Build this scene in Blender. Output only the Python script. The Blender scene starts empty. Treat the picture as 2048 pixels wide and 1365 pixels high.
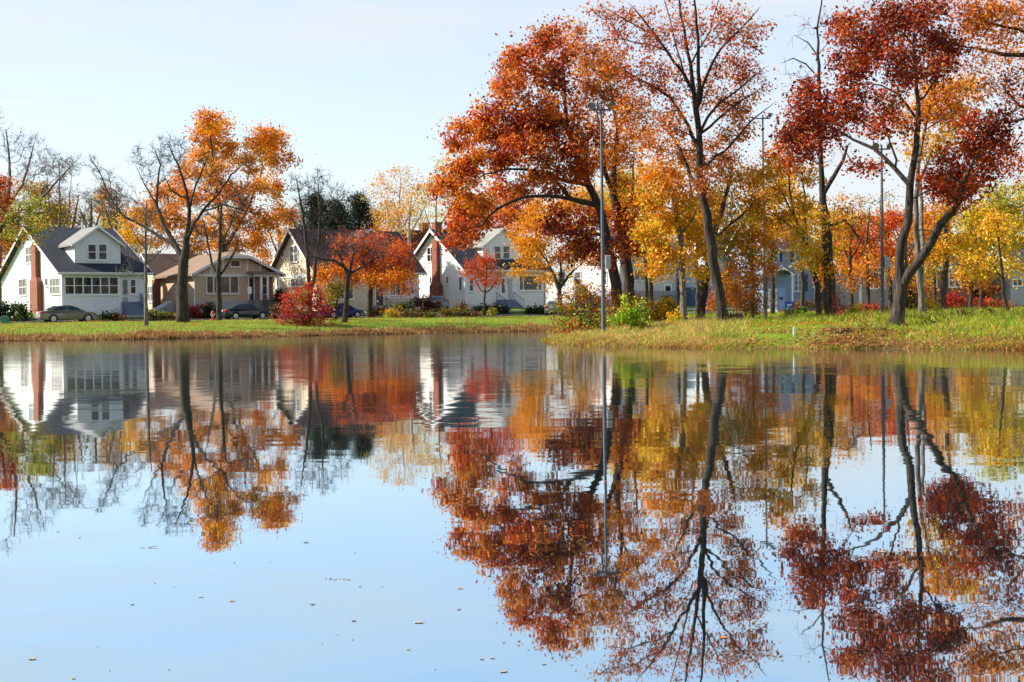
import bpy, bmesh, math, random
import numpy as np
from mathutils import Matrix, Vector

sc = bpy.context.scene
COL = sc.collection

# ---------------------------------------------------------------- camera
F_PX, W_PX, H_PX = 2700.0, 2048.0, 1365.0      # focal length and size in photo pixels
CAM = np.array([0.0, 0.0, 1.25])
PITCH = math.atan(52.5 / F_PX)
ROLL_S = 0.0126; ROLL_C = math.sqrt(1 - ROLL_S ** 2)
RIGHT = np.array([1.0, 0, 0]); FWD = np.array([0, math.cos(PITCH), -math.sin(PITCH)])
UP = np.array([0, math.sin(PITCH), math.cos(PITCH)])
cam = bpy.data.cameras.new("camera"); cam_o = bpy.data.objects.new("camera", cam); COL.objects.link(cam_o)
cam.sensor_width = 36.0; cam.lens = 36.0 * F_PX / W_PX; cam.clip_end = 5000; cam.clip_start = 0.05
cx = ROLL_C * RIGHT - ROLL_S * UP; cy = ROLL_S * RIGHT + ROLL_C * UP; cz = -FWD
cam_o.matrix_world = Matrix([[cx[i], cy[i], cz[i], CAM[i]] for i in range(3)] + [[0, 0, 0, 1]])
sc.camera = cam_o

# ---------------------------------------------------------------- light
SUN_AZ, SUN_EL = math.radians(-80), math.radians(34)    # from the left, lighting the gable walls and leaving the fronts in shade
SUN_DIR = Vector((math.sin(SUN_AZ) * math.cos(SUN_EL), math.cos(SUN_AZ) * math.cos(SUN_EL), math.sin(SUN_EL)))
sun = bpy.data.lights.new("sun", 'SUN'); sun_o = bpy.data.objects.new("sun", sun); COL.objects.link(sun_o)
sun.energy = 5.0; sun.angle = math.radians(0.5); sun.color = (1.0, 0.92, 0.79)
sun_o.rotation_euler = SUN_DIR.to_track_quat('Z', 'Y').to_euler()
sun_o.location = (-60, 20, 60)

world = bpy.data.worlds.new("World"); sc.world = world; world.use_nodes = True
nt = world.node_tree; nt.nodes.clear()
N = nt.nodes.new; LK = nt.links.new
sky = N('ShaderNodeTexSky'); sky.sky_type = 'NISHITA'; sky.sun_disc = False
sky.sun_elevation = SUN_EL; sky.sun_rotation = SUN_AZ; sky.altitude = 250
sky.air_density = 1.0; sky.dust_density = 0.6; sky.ozone_density = 1.6
bg = N('ShaderNodeBackground'); bg.inputs[1].default_value = 0.12
out = N('ShaderNodeOutputWorld')
# thin high cloud: streaks of pale haze in the sky itself
tc = N('ShaderNodeTexCoord'); mp = N('ShaderNodeMapping'); mp.inputs['Scale'].default_value = (1.6, 1.6, 16)
mp.inputs['Rotation'].default_value = (0.05, 0.08, 0)
nz = N('ShaderNodeTexNoise'); nz.inputs['Scale'].default_value = 1.7; nz.inputs['Detail'].default_value = 5; nz.inputs['Roughness'].default_value = 0.55
LK(tc.outputs['Generated'], mp.inputs['Vector']); LK(mp.outputs[0], nz.inputs['Vector'])
rp = N('ShaderNodeMapRange'); rp.inputs['From Min'].default_value = 0.40; rp.inputs['From Max'].default_value = 0.62
rp.inputs['To Min'].default_value = 0.52; rp.inputs['To Max'].default_value = 0.95
LK(nz.outputs['Fac'], rp.inputs['Value'])
mx = N('ShaderNodeMix'); mx.data_type = 'RGBA'; mx.inputs['B'].default_value = (3.55, 3.70, 3.84, 1)
sx = N('ShaderNodeSeparateXYZ'); LK(tc.outputs['Generated'], sx.inputs[0])
lo = N('ShaderNodeMapRange'); lo.interpolation_type = 'SMOOTHSTEP'; lo.inputs['From Min'].default_value = 0.24; lo.inputs['From Max'].default_value = 0.62
lo.inputs['To Min'].default_value = 1.0; lo.inputs['To Max'].default_value = 0.12; LK(sx.outputs['Z'], lo.inputs['Value'])
ml = N('ShaderNodeMath'); ml.operation = 'MULTIPLY'; LK(rp.outputs[0], ml.inputs[0]); LK(lo.outputs[0], ml.inputs[1])
LK(ml.outputs[0], mx.inputs['Factor']); LK(sky.outputs[0], mx.inputs['A'])
LK(mx.outputs['Result'], bg.inputs[0]); LK(bg.outputs[0], out.inputs[0])

vs = sc.view_settings
sc.display_settings.display_device = 'sRGB'
vs.view_transform = 'Standard'; vs.look = 'None'; vs.exposure = 1.0; vs.gamma = 1.0; vs.use_curve_mapping = False
cy_ = sc.cycles
cy_.max_bounces = 6; cy_.diffuse_bounces = 2; cy_.glossy_bounces = 3; cy_.transmission_bounces = 4; cy_.transparent_max_bounces = 4
cy_.caustics_reflective = False; cy_.caustics_refractive = False; cy_.sample_clamp_indirect = 6

# ---------------------------------------------------------------- survey helpers
def ray(px, py):
    x, y = px - W_PX / 2, H_PX / 2 - py
    xr, yr = ROLL_C * x + ROLL_S * y, -ROLL_S * x + ROLL_C * y
    return xr * RIGHT + yr * UP + F_PX * FWD
def at(px, py, D):
    d = ray(px, py); return CAM + d * (D / d[1])
def on_water(px, py, z=0.0):
    d = ray(px, py); return CAM + d * ((z - CAM[2]) / d[2])
def xw(px, D): return at(px, 640, D)[0]

# ---------------------------------------------------------------- materials
MATS = {}
class NT:
    def __init__(s, m):
        s.t = m.node_tree; s.t.nodes.clear()
    def n(s, kind, **kw):
        x = s.t.nodes.new(kind)
        for k, v in kw.items():
            if k.startswith('i_'): x.inputs[k[2:].replace('_', ' ')].default_value = v
            else: setattr(x, k, v)
        return x
    def l(s, a, b): s.t.links.new(a, b)
    def ramp(s, fac, stops):
        r = s.n('ShaderNodeValToRGB'); e = r.color_ramp.elements
        while len(e) < len(stops): e.new(0.5)
        for el, (p, c) in zip(e, stops): el.position = p; el.color = (*c, 1)
        if fac is not None: s.l(fac, r.inputs[0])
        return r.outputs[0]
    def math(s, op, a, b=None):
        m = s.n('ShaderNodeMath', operation=op)
        for i, v in enumerate((a, b)):
            if v is None: continue
            if isinstance(v, (int, float)): m.inputs[i].default_value = v
            else: s.l(v, m.inputs[i])
        return m.outputs[0]
    def mix(s, f, a, b, blend='MIX'):
        m = s.n('ShaderNodeMix', data_type='RGBA', blend_type=blend)
        for k, v in (('Factor', f), ('A', a), ('B', b)):
            if isinstance(v, (int, float)): m.inputs[k].default_value = v
            elif isinstance(v, tuple): m.inputs[k].default_value = (*v, 1)
            else: s.l(v, m.inputs[k])
        return m.outputs['Result']
    def noise(s, vec, scale, detail=4, rough=0.55):
        x = s.n('ShaderNodeTexNoise', i_Scale=scale, i_Detail=detail, i_Roughness=rough)
        if vec is not None: s.l(vec, x.inputs['Vector'])
        return x.outputs['Fac']
    def obj(s): return s.n('ShaderNodeTexCoord').outputs['Object']
    def out(s, sh):
        o = s.n('ShaderNodeOutputMaterial'); s.l(sh, o.inputs[0])
    def bump(s, h, strength, dist):
        b = s.n('ShaderNodeBump', i_Strength=strength, i_Distance=dist); s.l(h, b.inputs['Height']); return b.outputs[0]
    def pbr(s, col, rough=0.6, normal=None, metal=0.0, spec=0.5):
        p = s.n('ShaderNodeBsdfPrincipled', i_Roughness=rough, i_Metallic=metal)
        p.inputs['Specular IOR Level'].default_value = spec
        if isinstance(col, tuple): p.inputs['Base Color'].default_value = (*col, 1)
        else: s.l(col, p.inputs['Base Color'])
        if normal is not None: s.l(normal, p.inputs['Normal'])
        return p.outputs[0]
def newmat(name):
    m = bpy.data.materials.new(name); m.use_nodes = True; MATS[name] = m
    return m, NT(m)

def paint(name, col, rough=0.5, metal=0.0, vary=0.12, scale=3.0, spec=0.5):
    if name in MATS: return MATS[name]
    m, t = newmat(name)
    n = t.noise(t.obj(), scale, 5)
    c = t.mix(n, tuple(v * (1 - vary) for v in col), tuple(min(1, v * (1 + vary)) for v in col))
    t.out(t.pbr(c, rough, None, metal, spec)); return m
def siding(name, col, pitch=0.16, shingle=False):
    if name in MATS: return MATS[name]
    m, t = newmat(name)
    o = t.obj(); sep = t.n('ShaderNodeSeparateXYZ'); t.l(o, sep.inputs[0])
    saw = t.math('FRACT', t.math('DIVIDE', sep.outputs['Z'], pitch))
    gap = t.math('GREATER_THAN', saw, 0.86)
    big = t.noise(o, 0.7, 4); fine = t.noise(o, 9, 3)
    c = t.mix(big, tuple(v * 0.9 for v in col), tuple(min(1, v * 1.07) for v in col))
    c = t.mix(t.math('MULTIPLY', fine, 0.16), c, tuple(v * 0.6 for v in col))
    if shingle:
        add = t.math('ADD', sep.outputs['X'], sep.outputs['Y'])
        cmb = t.n('ShaderNodeCombineXYZ'); t.l(add, cmb.inputs[0]); t.l(sep.outputs['Z'], cmb.inputs[1])
        b = t.n('ShaderNodeTexBrick', i_Scale=1.0); t.l(cmb.outputs[0], b.inputs['Vector'])
        b.inputs['Brick Width'].default_value = 0.3; b.inputs['Row Height'].default_value = pitch; b.inputs['Mortar Size'].default_value = 0.012
        b.inputs['Color1'].default_value = (*[v * 1.1 for v in col], 1); b.inputs['Color2'].default_value = (*[v * 0.78 for v in col], 1)
        b.inputs['Mortar'].default_value = (*[v * 0.4 for v in col], 1)
        c = t.mix(0.75, c, b.outputs['Color'])
    mp = t.n('ShaderNodeMapping'); mp.inputs['Scale'].default_value = (2.2, 2.2, 0.25); t.l(o, mp.inputs[0])
    st = t.ramp(t.noise(mp.outputs[0], 1.3, 5, 0.65), [(0.5, (0, 0, 0)), (0.8, (0.3, 0.3, 0.3))])
    c = t.mix(st, c, (col[0] * 0.6, col[1] * 0.58, col[2] * 0.52))
    c = t.mix(t.math('MULTIPLY', gap, 0.4), c, tuple(v * 0.4 for v in col))
    t.out(t.pbr(c, 0.55, t.bump(t.math('SUBTRACT', 1.0, saw), 0.6, 0.02))); return m
def roofing(name, col, vary=0.3):
    if name in MATS: return MATS[name]
    m, t = newmat(name)
    o = t.obj(); sep = t.n('ShaderNodeSeparateXYZ'); t.l(o, sep.inputs[0])
    cmb = t.n('ShaderNodeCombineXYZ'); t.l(sep.outputs['X'], cmb.inputs[0])
    t.l(t.math('ADD', sep.outputs['Z'], t.math('MULTIPLY', sep.outputs['Y'], 0.25)), cmb.inputs[1])
    b = t.n('ShaderNodeTexBrick', i_Scale=1.0); t.l(cmb.outputs[0], b.inputs['Vector'])
    b.inputs['Brick Width'].default_value = 0.35; b.inputs['Row Height'].default_value = 0.15; b.inputs['Mortar Size'].default_value = 0.012
    b.inputs['Color1'].default_value = (*[v * (1 + vary) for v in col], 1); b.inputs['Color2'].default_value = (*[v * (1 - vary) for v in col], 1)
    b.inputs['Mortar'].default_value = (*[v * 0.5 for v in col], 1)
    n = t.noise(o, 1.2, 5); n2 = t.noise(o, 14, 3)
    c = t.mix(t.math('MULTIPLY', n, 0.7), b.outputs['Color'], tuple(v * 1.25 for v in col))
    c = t.mix(t.math('MULTIPLY', n2, 0.4), c, tuple(v * 0.55 for v in col))
    t.out(t.pbr(c, 0.92, t.bump(n2, 0.5, 0.02), 0, 0.15)); return m
def brick(name, col):
    if name in MATS: return MATS[name]
    m, t = newmat(name)
    o = t.obj(); sep = t.n('ShaderNodeSeparateXYZ'); t.l(o, sep.inputs[0])
    cmb = t.n('ShaderNodeCombineXYZ'); t.l(t.math('ADD', sep.outputs['X'], sep.outputs['Y']), cmb.inputs[0]); t.l(sep.outputs['Z'], cmb.inputs[1])
    b = t.n('ShaderNodeTexBrick', i_Scale=1.0); t.l(cmb.outputs[0], b.inputs['Vector'])
    b.inputs['Brick Width'].default_value = 0.23; b.inputs['Row Height'].default_value = 0.08; b.inputs['Mortar Size'].default_value = 0.008
    b.inputs['Color1'].default_value = (*[v * 1.2 for v in col], 1); b.inputs['Color2'].default_value = (*[v * 0.7 for v in col], 1)
    b.inputs['Mortar'].default_value = (0.16, 0.11, 0.085, 1)
    c = t.mix(t.math('MULTIPLY', t.noise(o, 2.0, 4), 0.4), b.outputs['Color'], tuple(v * 0.6 for v in col))
    t.out(t.pbr(c, 0.85)); return m
def glass(name, col=(0.02, 0.025, 0.03), rough=0.04):
    if name in MATS: return MATS[name]
    m, t = newmat(name)
    n = t.noise(t.obj(), 1.3, 3)
    c = t.mix(n, tuple(v * 0.5 for v in col), tuple(v * 1.6 for v in col))
    t.out(t.pbr(c, rough, None, 0, 0.45)); return m
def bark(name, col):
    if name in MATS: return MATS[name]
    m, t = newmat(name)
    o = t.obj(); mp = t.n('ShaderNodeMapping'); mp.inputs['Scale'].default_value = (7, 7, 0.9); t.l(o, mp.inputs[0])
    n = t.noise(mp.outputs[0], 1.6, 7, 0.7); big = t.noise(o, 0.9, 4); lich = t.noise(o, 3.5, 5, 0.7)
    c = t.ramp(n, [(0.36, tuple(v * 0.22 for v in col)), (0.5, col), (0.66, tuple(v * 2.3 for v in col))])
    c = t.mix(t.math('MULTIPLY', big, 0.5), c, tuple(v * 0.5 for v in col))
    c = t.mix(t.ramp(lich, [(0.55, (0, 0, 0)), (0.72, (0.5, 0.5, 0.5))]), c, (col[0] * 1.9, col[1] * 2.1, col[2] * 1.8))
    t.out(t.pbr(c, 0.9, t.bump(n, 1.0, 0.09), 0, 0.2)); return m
def leafmat(name, trans=0.42, spec=0.25):
    if name in MATS: return MATS[name]
    m, t = newmat(name)
    a = t.n('ShaderNodeAttribute', attribute_name='tint').outputs['Color']
    p = t.pbr(a, 0.5, None, 0, spec)
    tr = t.n('ShaderNodeBsdfTranslucent'); t.l(a, tr.inputs[0])
    ms = t.n('ShaderNodeMixShader', i_Fac=trans); t.l(p, ms.inputs[1]); t.l(tr.outputs[0], ms.inputs[2])
    t.out(ms.outputs[0]); return m

LEAF = leafmat('leaf', 0.45); NEEDLE = leafmat('needle', 0.15, 0.1); BLADE = leafmat('blade', 0.35, 0.12)
BARK = bark('bark', (0.060, 0.047, 0.038)); BARK_PALE = bark('bark_pale', (0.17, 0.15, 0.13)); BARK_GREY = bark('bark_grey', (0.085, 0.072, 0.064))
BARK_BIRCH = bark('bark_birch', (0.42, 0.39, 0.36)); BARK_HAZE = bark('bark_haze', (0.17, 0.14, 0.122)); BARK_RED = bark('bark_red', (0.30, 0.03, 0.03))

# ---------------------------------------------------------------- mesh helpers
def mesh_np(name, verts, quads=None, tris=None, mat=None, tint=None, smooth=False):
    me = bpy.data.meshes.new(name)
    verts = np.asarray(verts, np.float32).reshape(-1, 3)
    me.vertices.add(len(verts)); me.vertices.foreach_set('co', verts.ravel())
    q = np.asarray(quads if quads is not None else [], np.int32).reshape(-1, 4)
    t = np.asarray(tris if tris is not None else [], np.int32).reshape(-1, 3)
    loops = np.concatenate([q.ravel(), t.ravel()])
    starts = np.concatenate([np.arange(len(q)) * 4, len(q) * 4 + np.arange(len(t)) * 3]).astype(np.int32)
    me.loops.add(len(loops)); me.loops.foreach_set('vertex_index', loops)
    me.polygons.add(len(starts)); me.polygons.foreach_set('loop_start', starts)
    if smooth: me.polygons.foreach_set('use_smooth', np.ones(len(starts), bool))
    if tint is not None:
        a = me.attributes.new('tint', 'FLOAT_COLOR', 'FACE')
        c = np.ones((len(starts), 4), np.float32); c[:, :3] = tint; a.data.foreach_set('color', c.ravel())
    me.update(calc_edges=True); me.validate()
    if mat: me.materials.append(mat)
    return me
def link(name, me, parent=None, loc=None, rotz=None):
    o = bpy.data.objects.new(name, me); COL.objects.link(o)
    if parent is not None: o.parent = parent
    if loc is not None: o.location = loc
    if rotz is not None: o.rotation_euler = (0, 0, rotz)
    return o
def tag(o, label=None, cat=None, group=None, kind=None):
    if label: o['label'] = label
    if cat: o['category'] = cat
    if group: o['group'] = group
    if kind: o['kind'] = kind
    return o
def thing(name, label, cat, loc, rotz=0.0, group=None):
    o = link(name, None, None, loc, rotz); return tag(o, label, cat, group)

class MB:
    """collects simple solids into one mesh"""
    def __init__(s): s.v = []; s.f = []
    def add(s, vs, fs):
        b = len(s.v); s.v += [tuple(map(float, v)) for v in vs]; s.f += [[i + b for i in f] for f in fs]; return s
    def box(s, x0, x1, y0, y1, z0, z1):
        if x0 > x1: x0, x1 = x1, x0
        if y0 > y1: y0, y1 = y1, y0
        return s.add([(x0, y0, z0), (x1, y0, z0), (x1, y1, z0), (x0, y1, z0), (x0, y0, z1), (x1, y0, z1), (x1, y1, z1), (x0, y1, z1)],
                     [(3, 2, 1, 0), (4, 5, 6, 7), (0, 1, 5, 4), (1, 2, 6, 5), (2, 3, 7, 6), (3, 0, 4, 7)])
    def prism(s, poly, axis, a0, a1):
        """poly is (b, z) points; axis 'x': extruded along x with b = y; axis 'y': along y with b = x"""
        n = len(poly)
        mk = (lambda a, b, z: (a, b, z)) if axis == 'x' else (lambda a, b, z: (b, a, z))
        vs = [mk(a0, b, z) for b, z in poly] + [mk(a1, b, z) for b, z in poly]
        fs = [tuple(range(n))[::-1], tuple(range(n, 2 * n))] + [(i, (i + 1) % n, n + (i + 1) % n, n + i) for i in range(n)]
        return s.add(vs, fs)
    def gable(s, axis, a0, a1, b0, b1, ze, zr, th=0.16):
        bm = (b0 + b1) / 2
        return s.prism([(b0, ze - th), (b0, ze), (bm, zr), (b1, ze), (b1, ze - th), (bm, zr - th)], axis, a0, a1)
    def lathe(s, prof, n=14, c=(0, 0, 0), axis='z'):
        vs = []; fs = []
        for r, h in prof:
            for k in range(n):
                a = 2 * math.pi * k / n; p = (r * math.cos(a), r * math.sin(a), h)
                if axis == 'y': p = (p[0], p[2], p[1])
                if axis == 'x': p = (p[2], p[0], p[1])
                vs.append((p[0] + c[0], p[1] + c[1], p[2] + c[2]))
        for i in range(len(prof) - 1):
            for k in range(n):
                fs.append((i * n + k, i * n + (k + 1) % n, (i + 1) * n + (k + 1) % n, (i + 1) * n + k))
        fs.append(tuple(range(n))[::-1]); fs.append(tuple(range((len(prof) - 1) * n, len(prof) * n)))
        return s.add(vs, fs)
    def bar(s, p, q, r, n=6, r2=None):
        p, q = np.array(p, float), np.array(q, float); d = q - p; d /= np.linalg.norm(d)
        u = np.cross(d, (0, 0, 1) if abs(d[2]) < .9 else (1, 0, 0)); u /= np.linalg.norm(u); w = np.cross(d, u)
        r2 = r if r2 is None else r2
        vs = [c + rr * (math.cos(2 * math.pi * k / n) * u + math.sin(2 * math.pi * k / n) * w) for c, rr in ((p, r), (q, r2)) for k in range(n)]
        fs = [(k, (k + 1) % n, n + (k + 1) % n, n + k) for k in range(n)] + [tuple(range(n))[::-1], tuple(range(n, 2 * n))]
        return s.add(vs, fs)
    def build(s, name, mat, parent=None, bevel=0, smooth=False, loc=None, rotz=None):
        me = bpy.data.meshes.new(name); me.from_pydata(s.v, [], s.f); me.materials.append(mat)
        bm = bmesh.new(); bm.from_mesh(me); bmesh.ops.recalc_face_normals(bm, faces=bm.faces); bm.to_mesh(me); bm.free()
        if smooth: me.polygons.foreach_set('use_smooth', [True] * len(me.polygons))
        o = link(name, me, parent, loc, rotz)
        if bevel:
            b = o.modifiers.new('bevel', 'BEVEL'); b.width = bevel; b.segments = 2; b.limit_method = 'ANGLE'; b.angle_limit = math.radians(35)
        return o

# ---------------------------------------------------------------- terrain
SHORE_FAR = [(-700, 30), (-260, 66), (-120, 80), (-60, 85)] + [tuple(on_water(px, py)[:2]) for px, py in
             ((0, 683), (150, 681), (300, 679), (450, 676), (600, 672.5), (720, 670), (850, 667.5), (1000, 664.5), (1075, 663))]
INLET = [(xw(1150, 97), 97), (xw(1185, 90), 90), (xw(1170, 83), 83), (xw(1115, 74), 74)]
SHORE_PEN = [tuple(on_water(px, py)[:2]) for px, py in ((1086, 681), (1092, 686), (1110, 689), (1150, 691.5), (1200, 694), (1290, 695.5), (1400, 697),
             (1500, 698.5), (1600, 699), (1700, 699), (1800, 698), (1900, 699), (2048, 701))] + [(24, 36), (45, 28), (120, 15), (700, -60)]
LAND = np.array(SHORE_FAR + INLET + SHORE_PEN + [(2500, 0), (2500, 2500), (-2500, 2500), (-2500, 0)])
STREET = np.array([(-420, -10), (-110, 78), (-75, 96), (-56, 104.5), (-38, 114.5), (-24, 124.5), (-12, 132), (2, 138.5), (22, 143), (50, 144), (90, 140), (200, 125), (500, 60)], float)

def sdist(P):
    """signed distance to the shoreline, positive on land"""
    P = np.atleast_2d(P)[:, :2]; A = LAND; B = np.roll(LAND, -1, 0)
    d2 = np.full(len(P), 1e18); inside = np.zeros(len(P), bool)
    for a, b in zip(A, B):
        ab = b - a; t = np.clip(((P - a) @ ab) / (ab @ ab), 0, 1)
        d2 = np.minimum(d2, ((P - a - t[:, None] * ab) ** 2).sum(1))
        cond = (a[1] > P[:, 1]) != (b[1] > P[:, 1])
        if b[1] != a[1]:
            xi = a[0] + (P[:, 1] - a[1]) / (b[1] - a[1]) * (b[0] - a[0]); inside ^= cond & (P[:, 0] < xi)
    return np.where(inside, 1, -1) * np.sqrt(d2)
def street_dist(P):
    """signed distance to the street's centre line, positive on the houses' side"""
    P = np.atleast_2d(P)[:, :2]; best = np.full(len(P), 1e18); sg = np.zeros(len(P))
    for a, b in zip(STREET[:-1], STREET[1:]):
        ab = b - a; t = np.clip(((P - a) @ ab) / (ab @ ab), 0, 1); r = P - a - t[:, None] * ab
        d = np.hypot(r[:, 0], r[:, 1]); s = np.sign(ab[0] * (P[:, 1] - a[1]) - ab[1] * (P[:, 0] - a[0]))
        m = d < best; best = np.where(m, d, best); sg = np.where(m, s, sg)
    return best * sg
def wobble(x, y):
    return (np.sin(x * 0.9 + 1.3 * np.sin(y * 0.35)) + np.sin(y * 1.1 + 1.7 * np.sin(x * 0.5)) + np.sin(x * 2.3 + y * 1.7)) / 3
def height(P, d=None):
    P = np.atleast_2d(P)[:, :2]; d = sdist(P) if d is None else d
    z = np.interp(d, [-30, -6, -1, 0, 0.35, 1.6, 6, 20, 60], [-3, -1.4, -0.3, -0.01, 0.09, 0.28, 0.66, 1.06, 1.2])
    z = z + 0.05 * wobble(P[:, 0], P[:, 1]) * np.clip(d / 2, 0, 1)
    s = street_dist(P); t = np.clip((s - 3.4) / 5.5, 0, 1); z = z + 0.74 * t * t * (3 - 2 * t)
    return z + np.clip(s - 10, 0, 900) * 0.006
def gz(x, y): return float(height([(x, y)])[0])

def axis(lo, hi, step, far):
    a = np.arange(lo, hi + step, step); k = np.geomspace(step, far, 26)
    return np.concatenate([lo - np.cumsum(k)[::-1], a, hi + np.cumsum(k)])
gx, gy = axis(-62, 64, 0.8, 420), axis(34, 172, 0.8, 420)
GX, GY = np.meshgrid(gx, gy); PP = np.stack([GX.ravel(), GY.ravel()], 1)
SD = sdist(PP); ZZ = height(PP, SD)
nx, ny = len(gx), len(gy); ii = (np.arange(ny - 1)[:, None] * nx + np.arange(nx - 1)[None]).ravel()
gm = mesh_np('ground', np.column_stack([PP, ZZ]), np.stack([ii, ii + 1, ii + 1 + nx, ii + nx], 1), None, None, None, True)
at_ = gm.attributes.new('shore', 'FLOAT', 'POINT'); at_.data.foreach_set('value', SD.astype(np.float32))
m, t = newmat('ground')
o = t.obj(); sh = t.n('ShaderNodeAttribute', attribute_name='shore').outputs['Fac']
n1 = t.noise(o, 0.22, 5, 0.6); n2 = t.noise(o, 2.2, 5, 0.65); n3 = t.noise(o, 14, 3, 0.6)
green = t.mix(n2, (0.10, 0.21, 0.012), (0.22, 0.36, 0.02))
dry = t.mix(n2, (0.22, 0.12, 0.035), (0.42, 0.30, 0.09))
fac = t.ramp(n1, [(0.50, (0, 0, 0)), (0.66, (1, 1, 1))])
c = t.mix(t.math('MULTIPLY', fac, 0.35), green, dry)
edge = t.n('ShaderNodeMapRange'); edge.inputs['From Min'].default_value = 0.6; edge.inputs['From Max'].default_value = 2.4
edge.inputs['To Min'].default_value = 1.0; edge.inputs['To Max'].default_value = 0.0; t.l(sh, edge.inputs['Value'])
c = t.mix(edge.outputs[0], c, t.mix(n2, (0.14, 0.07, 0.02), (0.34, 0.19, 0.06)))
wet = t.n('ShaderNodeMapRange'); wet.inputs['From Min'].default_value = -0.1; wet.inputs['From Max'].default_value = 0.35
wet.inputs['To Min'].default_value = 1.0; wet.inputs['To Max'].default_value = 0.0; t.l(sh, wet.inputs['Value'])
c = t.mix(wet.outputs[0], c, (0.05, 0.035, 0.02))
c = t.mix(t.math('MULTIPLY', n3, 0.45), c, (0.05, 0.06, 0.012))
t.out(t.pbr(c, 0.95, t.bump(n3, 0.6, 0.06), 0, 0.1)); gm.materials.append(m)
tag(link('ground', gm), kind='structure')

def ribbon(name, pts, o0, o1, lift, mat, thick=0.0):
    P = []
    for a, b in zip(pts[:-1], pts[1:]):
        k = max(1, int(np.linalg.norm(b - a) / 3))
        P += [a + (b - a) * i / k for i in range(k)]
    P = np.array(P + [pts[-1]]); T = np.gradient(P, axis=0); T /= np.linalg.norm(T, axis=1)[:, None]; NN = np.stack([-T[:, 1], T[:, 0]], 1)
    cols = np.linspace(o0, o1, 5); V = np.concatenate([P + NN * c_ for c_ in cols]); z = height(V)
    z = np.maximum.reduce(z.reshape(5, -1)) if thick == 0 else z.reshape(5, -1).mean(0)
    V3 = np.column_stack([V, np.tile(z + lift, 5)]); n = len(P)
    q = np.concatenate([np.stack([np.arange(n - 1) + k * n, np.arange(1, n) + k * n, np.arange(1, n) + (k + 1) * n, np.arange(n - 1) + (k + 1) * n], 1) for k in range(4)])
    me = mesh_np(name, V3, q, None, mat); ob = link(name, me)
    s = ob.modifiers.new('depth', 'SOLIDIFY'); s.thickness = 0.25; s.offset = 1 if False else -1
    return tag(ob, kind='structure')
ribbon('street', STREET[1:-1], -3.3, 3.3, 0.03, paint('asphalt', (0.06, 0.06, 0.062), 0.9, 0, 0.35, 4, 0.2))
ribbon('kerb', STREET[1:-1], 3.3, 3.5, 0.13, paint('concrete', (0.34, 0.32, 0.29), 0.85, 0, 0.2, 4, 0.2))
ribbon('sidewalk', STREET[1:-1], 5.4, 6.7, 0.03, MATS['concrete'])

# ---------------------------------------------------------------- water
m, t = newmat('water')
o = t.obj()
def slopes(sx, sy, scale, amp, detail=2):
    mp = t.n('ShaderNodeMapping'); mp.inputs['Scale'].default_value = (sx, sy, 1); t.l(o, mp.inputs[0])
    n = t.n('ShaderNodeTexNoise', i_Scale=scale, i_Detail=detail, i_Roughness=0.5); t.l(mp.outputs[0], n.inputs['Vector'])
    v = t.n('ShaderNodeVectorMath', operation='SUBTRACT'); t.l(n.outputs['Color'], v.inputs[0]); v.inputs[1].default_value = (0.5, 0.5, 0.5)
    k = t.n('ShaderNodeVectorMath', operation='MULTIPLY'); t.l(v.outputs[0], k.inputs[0]); k.inputs[1].default_value = (amp * 0.55, amp, 0)
    return k.outputs[0]
def vadd(a, b):
    v = t.n('ShaderNodeVectorMath', operation='ADD'); t.l(a, v.inputs[0]); t.l(b, v.inputs[1]); return v.outputs[0]
calm = t.n('ShaderNodeMapRange'); calm.inputs['From Min'].default_value = 0.42; calm.inputs['From Max'].default_value = 0.66
calm.inputs['To Min'].default_value = 0.6; calm.inputs['To Max'].default_value = 1.5
t.l(t.noise(o, 0.05, 2), calm.inputs['Value'])
w = vadd(slopes(0.55, 1.0, 0.6, 0.008), vadd(slopes(0.4, 1.0, 2.8, 0.016), slopes(0.6, 1.0, 7.0, 0.011)))
sxy = t.n('ShaderNodeSeparateXYZ'); t.l(o, sxy.inputs[0]); open_ = t.n('ShaderNodeMapRange')     # sheltered near the near bank, breezier towards mid pond
open_.inputs['From Min'].default_value = 5; open_.inputs['From Max'].default_value = 34; open_.inputs['To Min'].default_value = 0.62; open_.inputs['To Max'].default_value = 1.55
t.l(sxy.outputs['Y'], open_.inputs['Value'])
sc_ = t.n('ShaderNodeVectorMath', operation='SCALE'); t.l(w, sc_.inputs[0]); t.l(t.math('MULTIPLY', calm.outputs[0], open_.outputs[0]), sc_.inputs['Scale'])
v = t.n('ShaderNodeVectorMath', operation='ADD'); t.l(sc_.outputs[0], v.inputs[0]); v.inputs[1].default_value = (0, 0, 1)
nn = t.n('ShaderNodeVectorMath', operation='NORMALIZE'); t.l(v.outputs[0], nn.inputs[0])
gl = t.n('ShaderNodeBsdfGlossy'); t.l(nn.outputs[0], gl.inputs['Normal'])
rg_ = t.n('ShaderNodeMapRange'); rg_.inputs['From Min'].default_value = 8; rg_.inputs['From Max'].default_value = 40
rg_.inputs['To Min'].default_value = 0.012; rg_.inputs['To Max'].default_value = 0.072; t.l(sxy.outputs['Y'], rg_.inputs['Value']); t.l(rg_.outputs[0], gl.inputs['Roughness'])
df = t.n('ShaderNodeBsdfDiffuse'); df.inputs['Color'].default_value = (0.030, 0.050, 0.050, 1)
fr = t.n('ShaderNodeFresnel', i_IOR=1.33); t.l(nn.outputs[0], fr.inputs['Normal'])
fm = t.n('ShaderNodeMapRange'); fm.inputs['From Min'].default_value = 0.18; fm.inputs['From Max'].default_value = 0.75; t.l(fr.outputs[0], fm.inputs['Value'])
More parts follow.
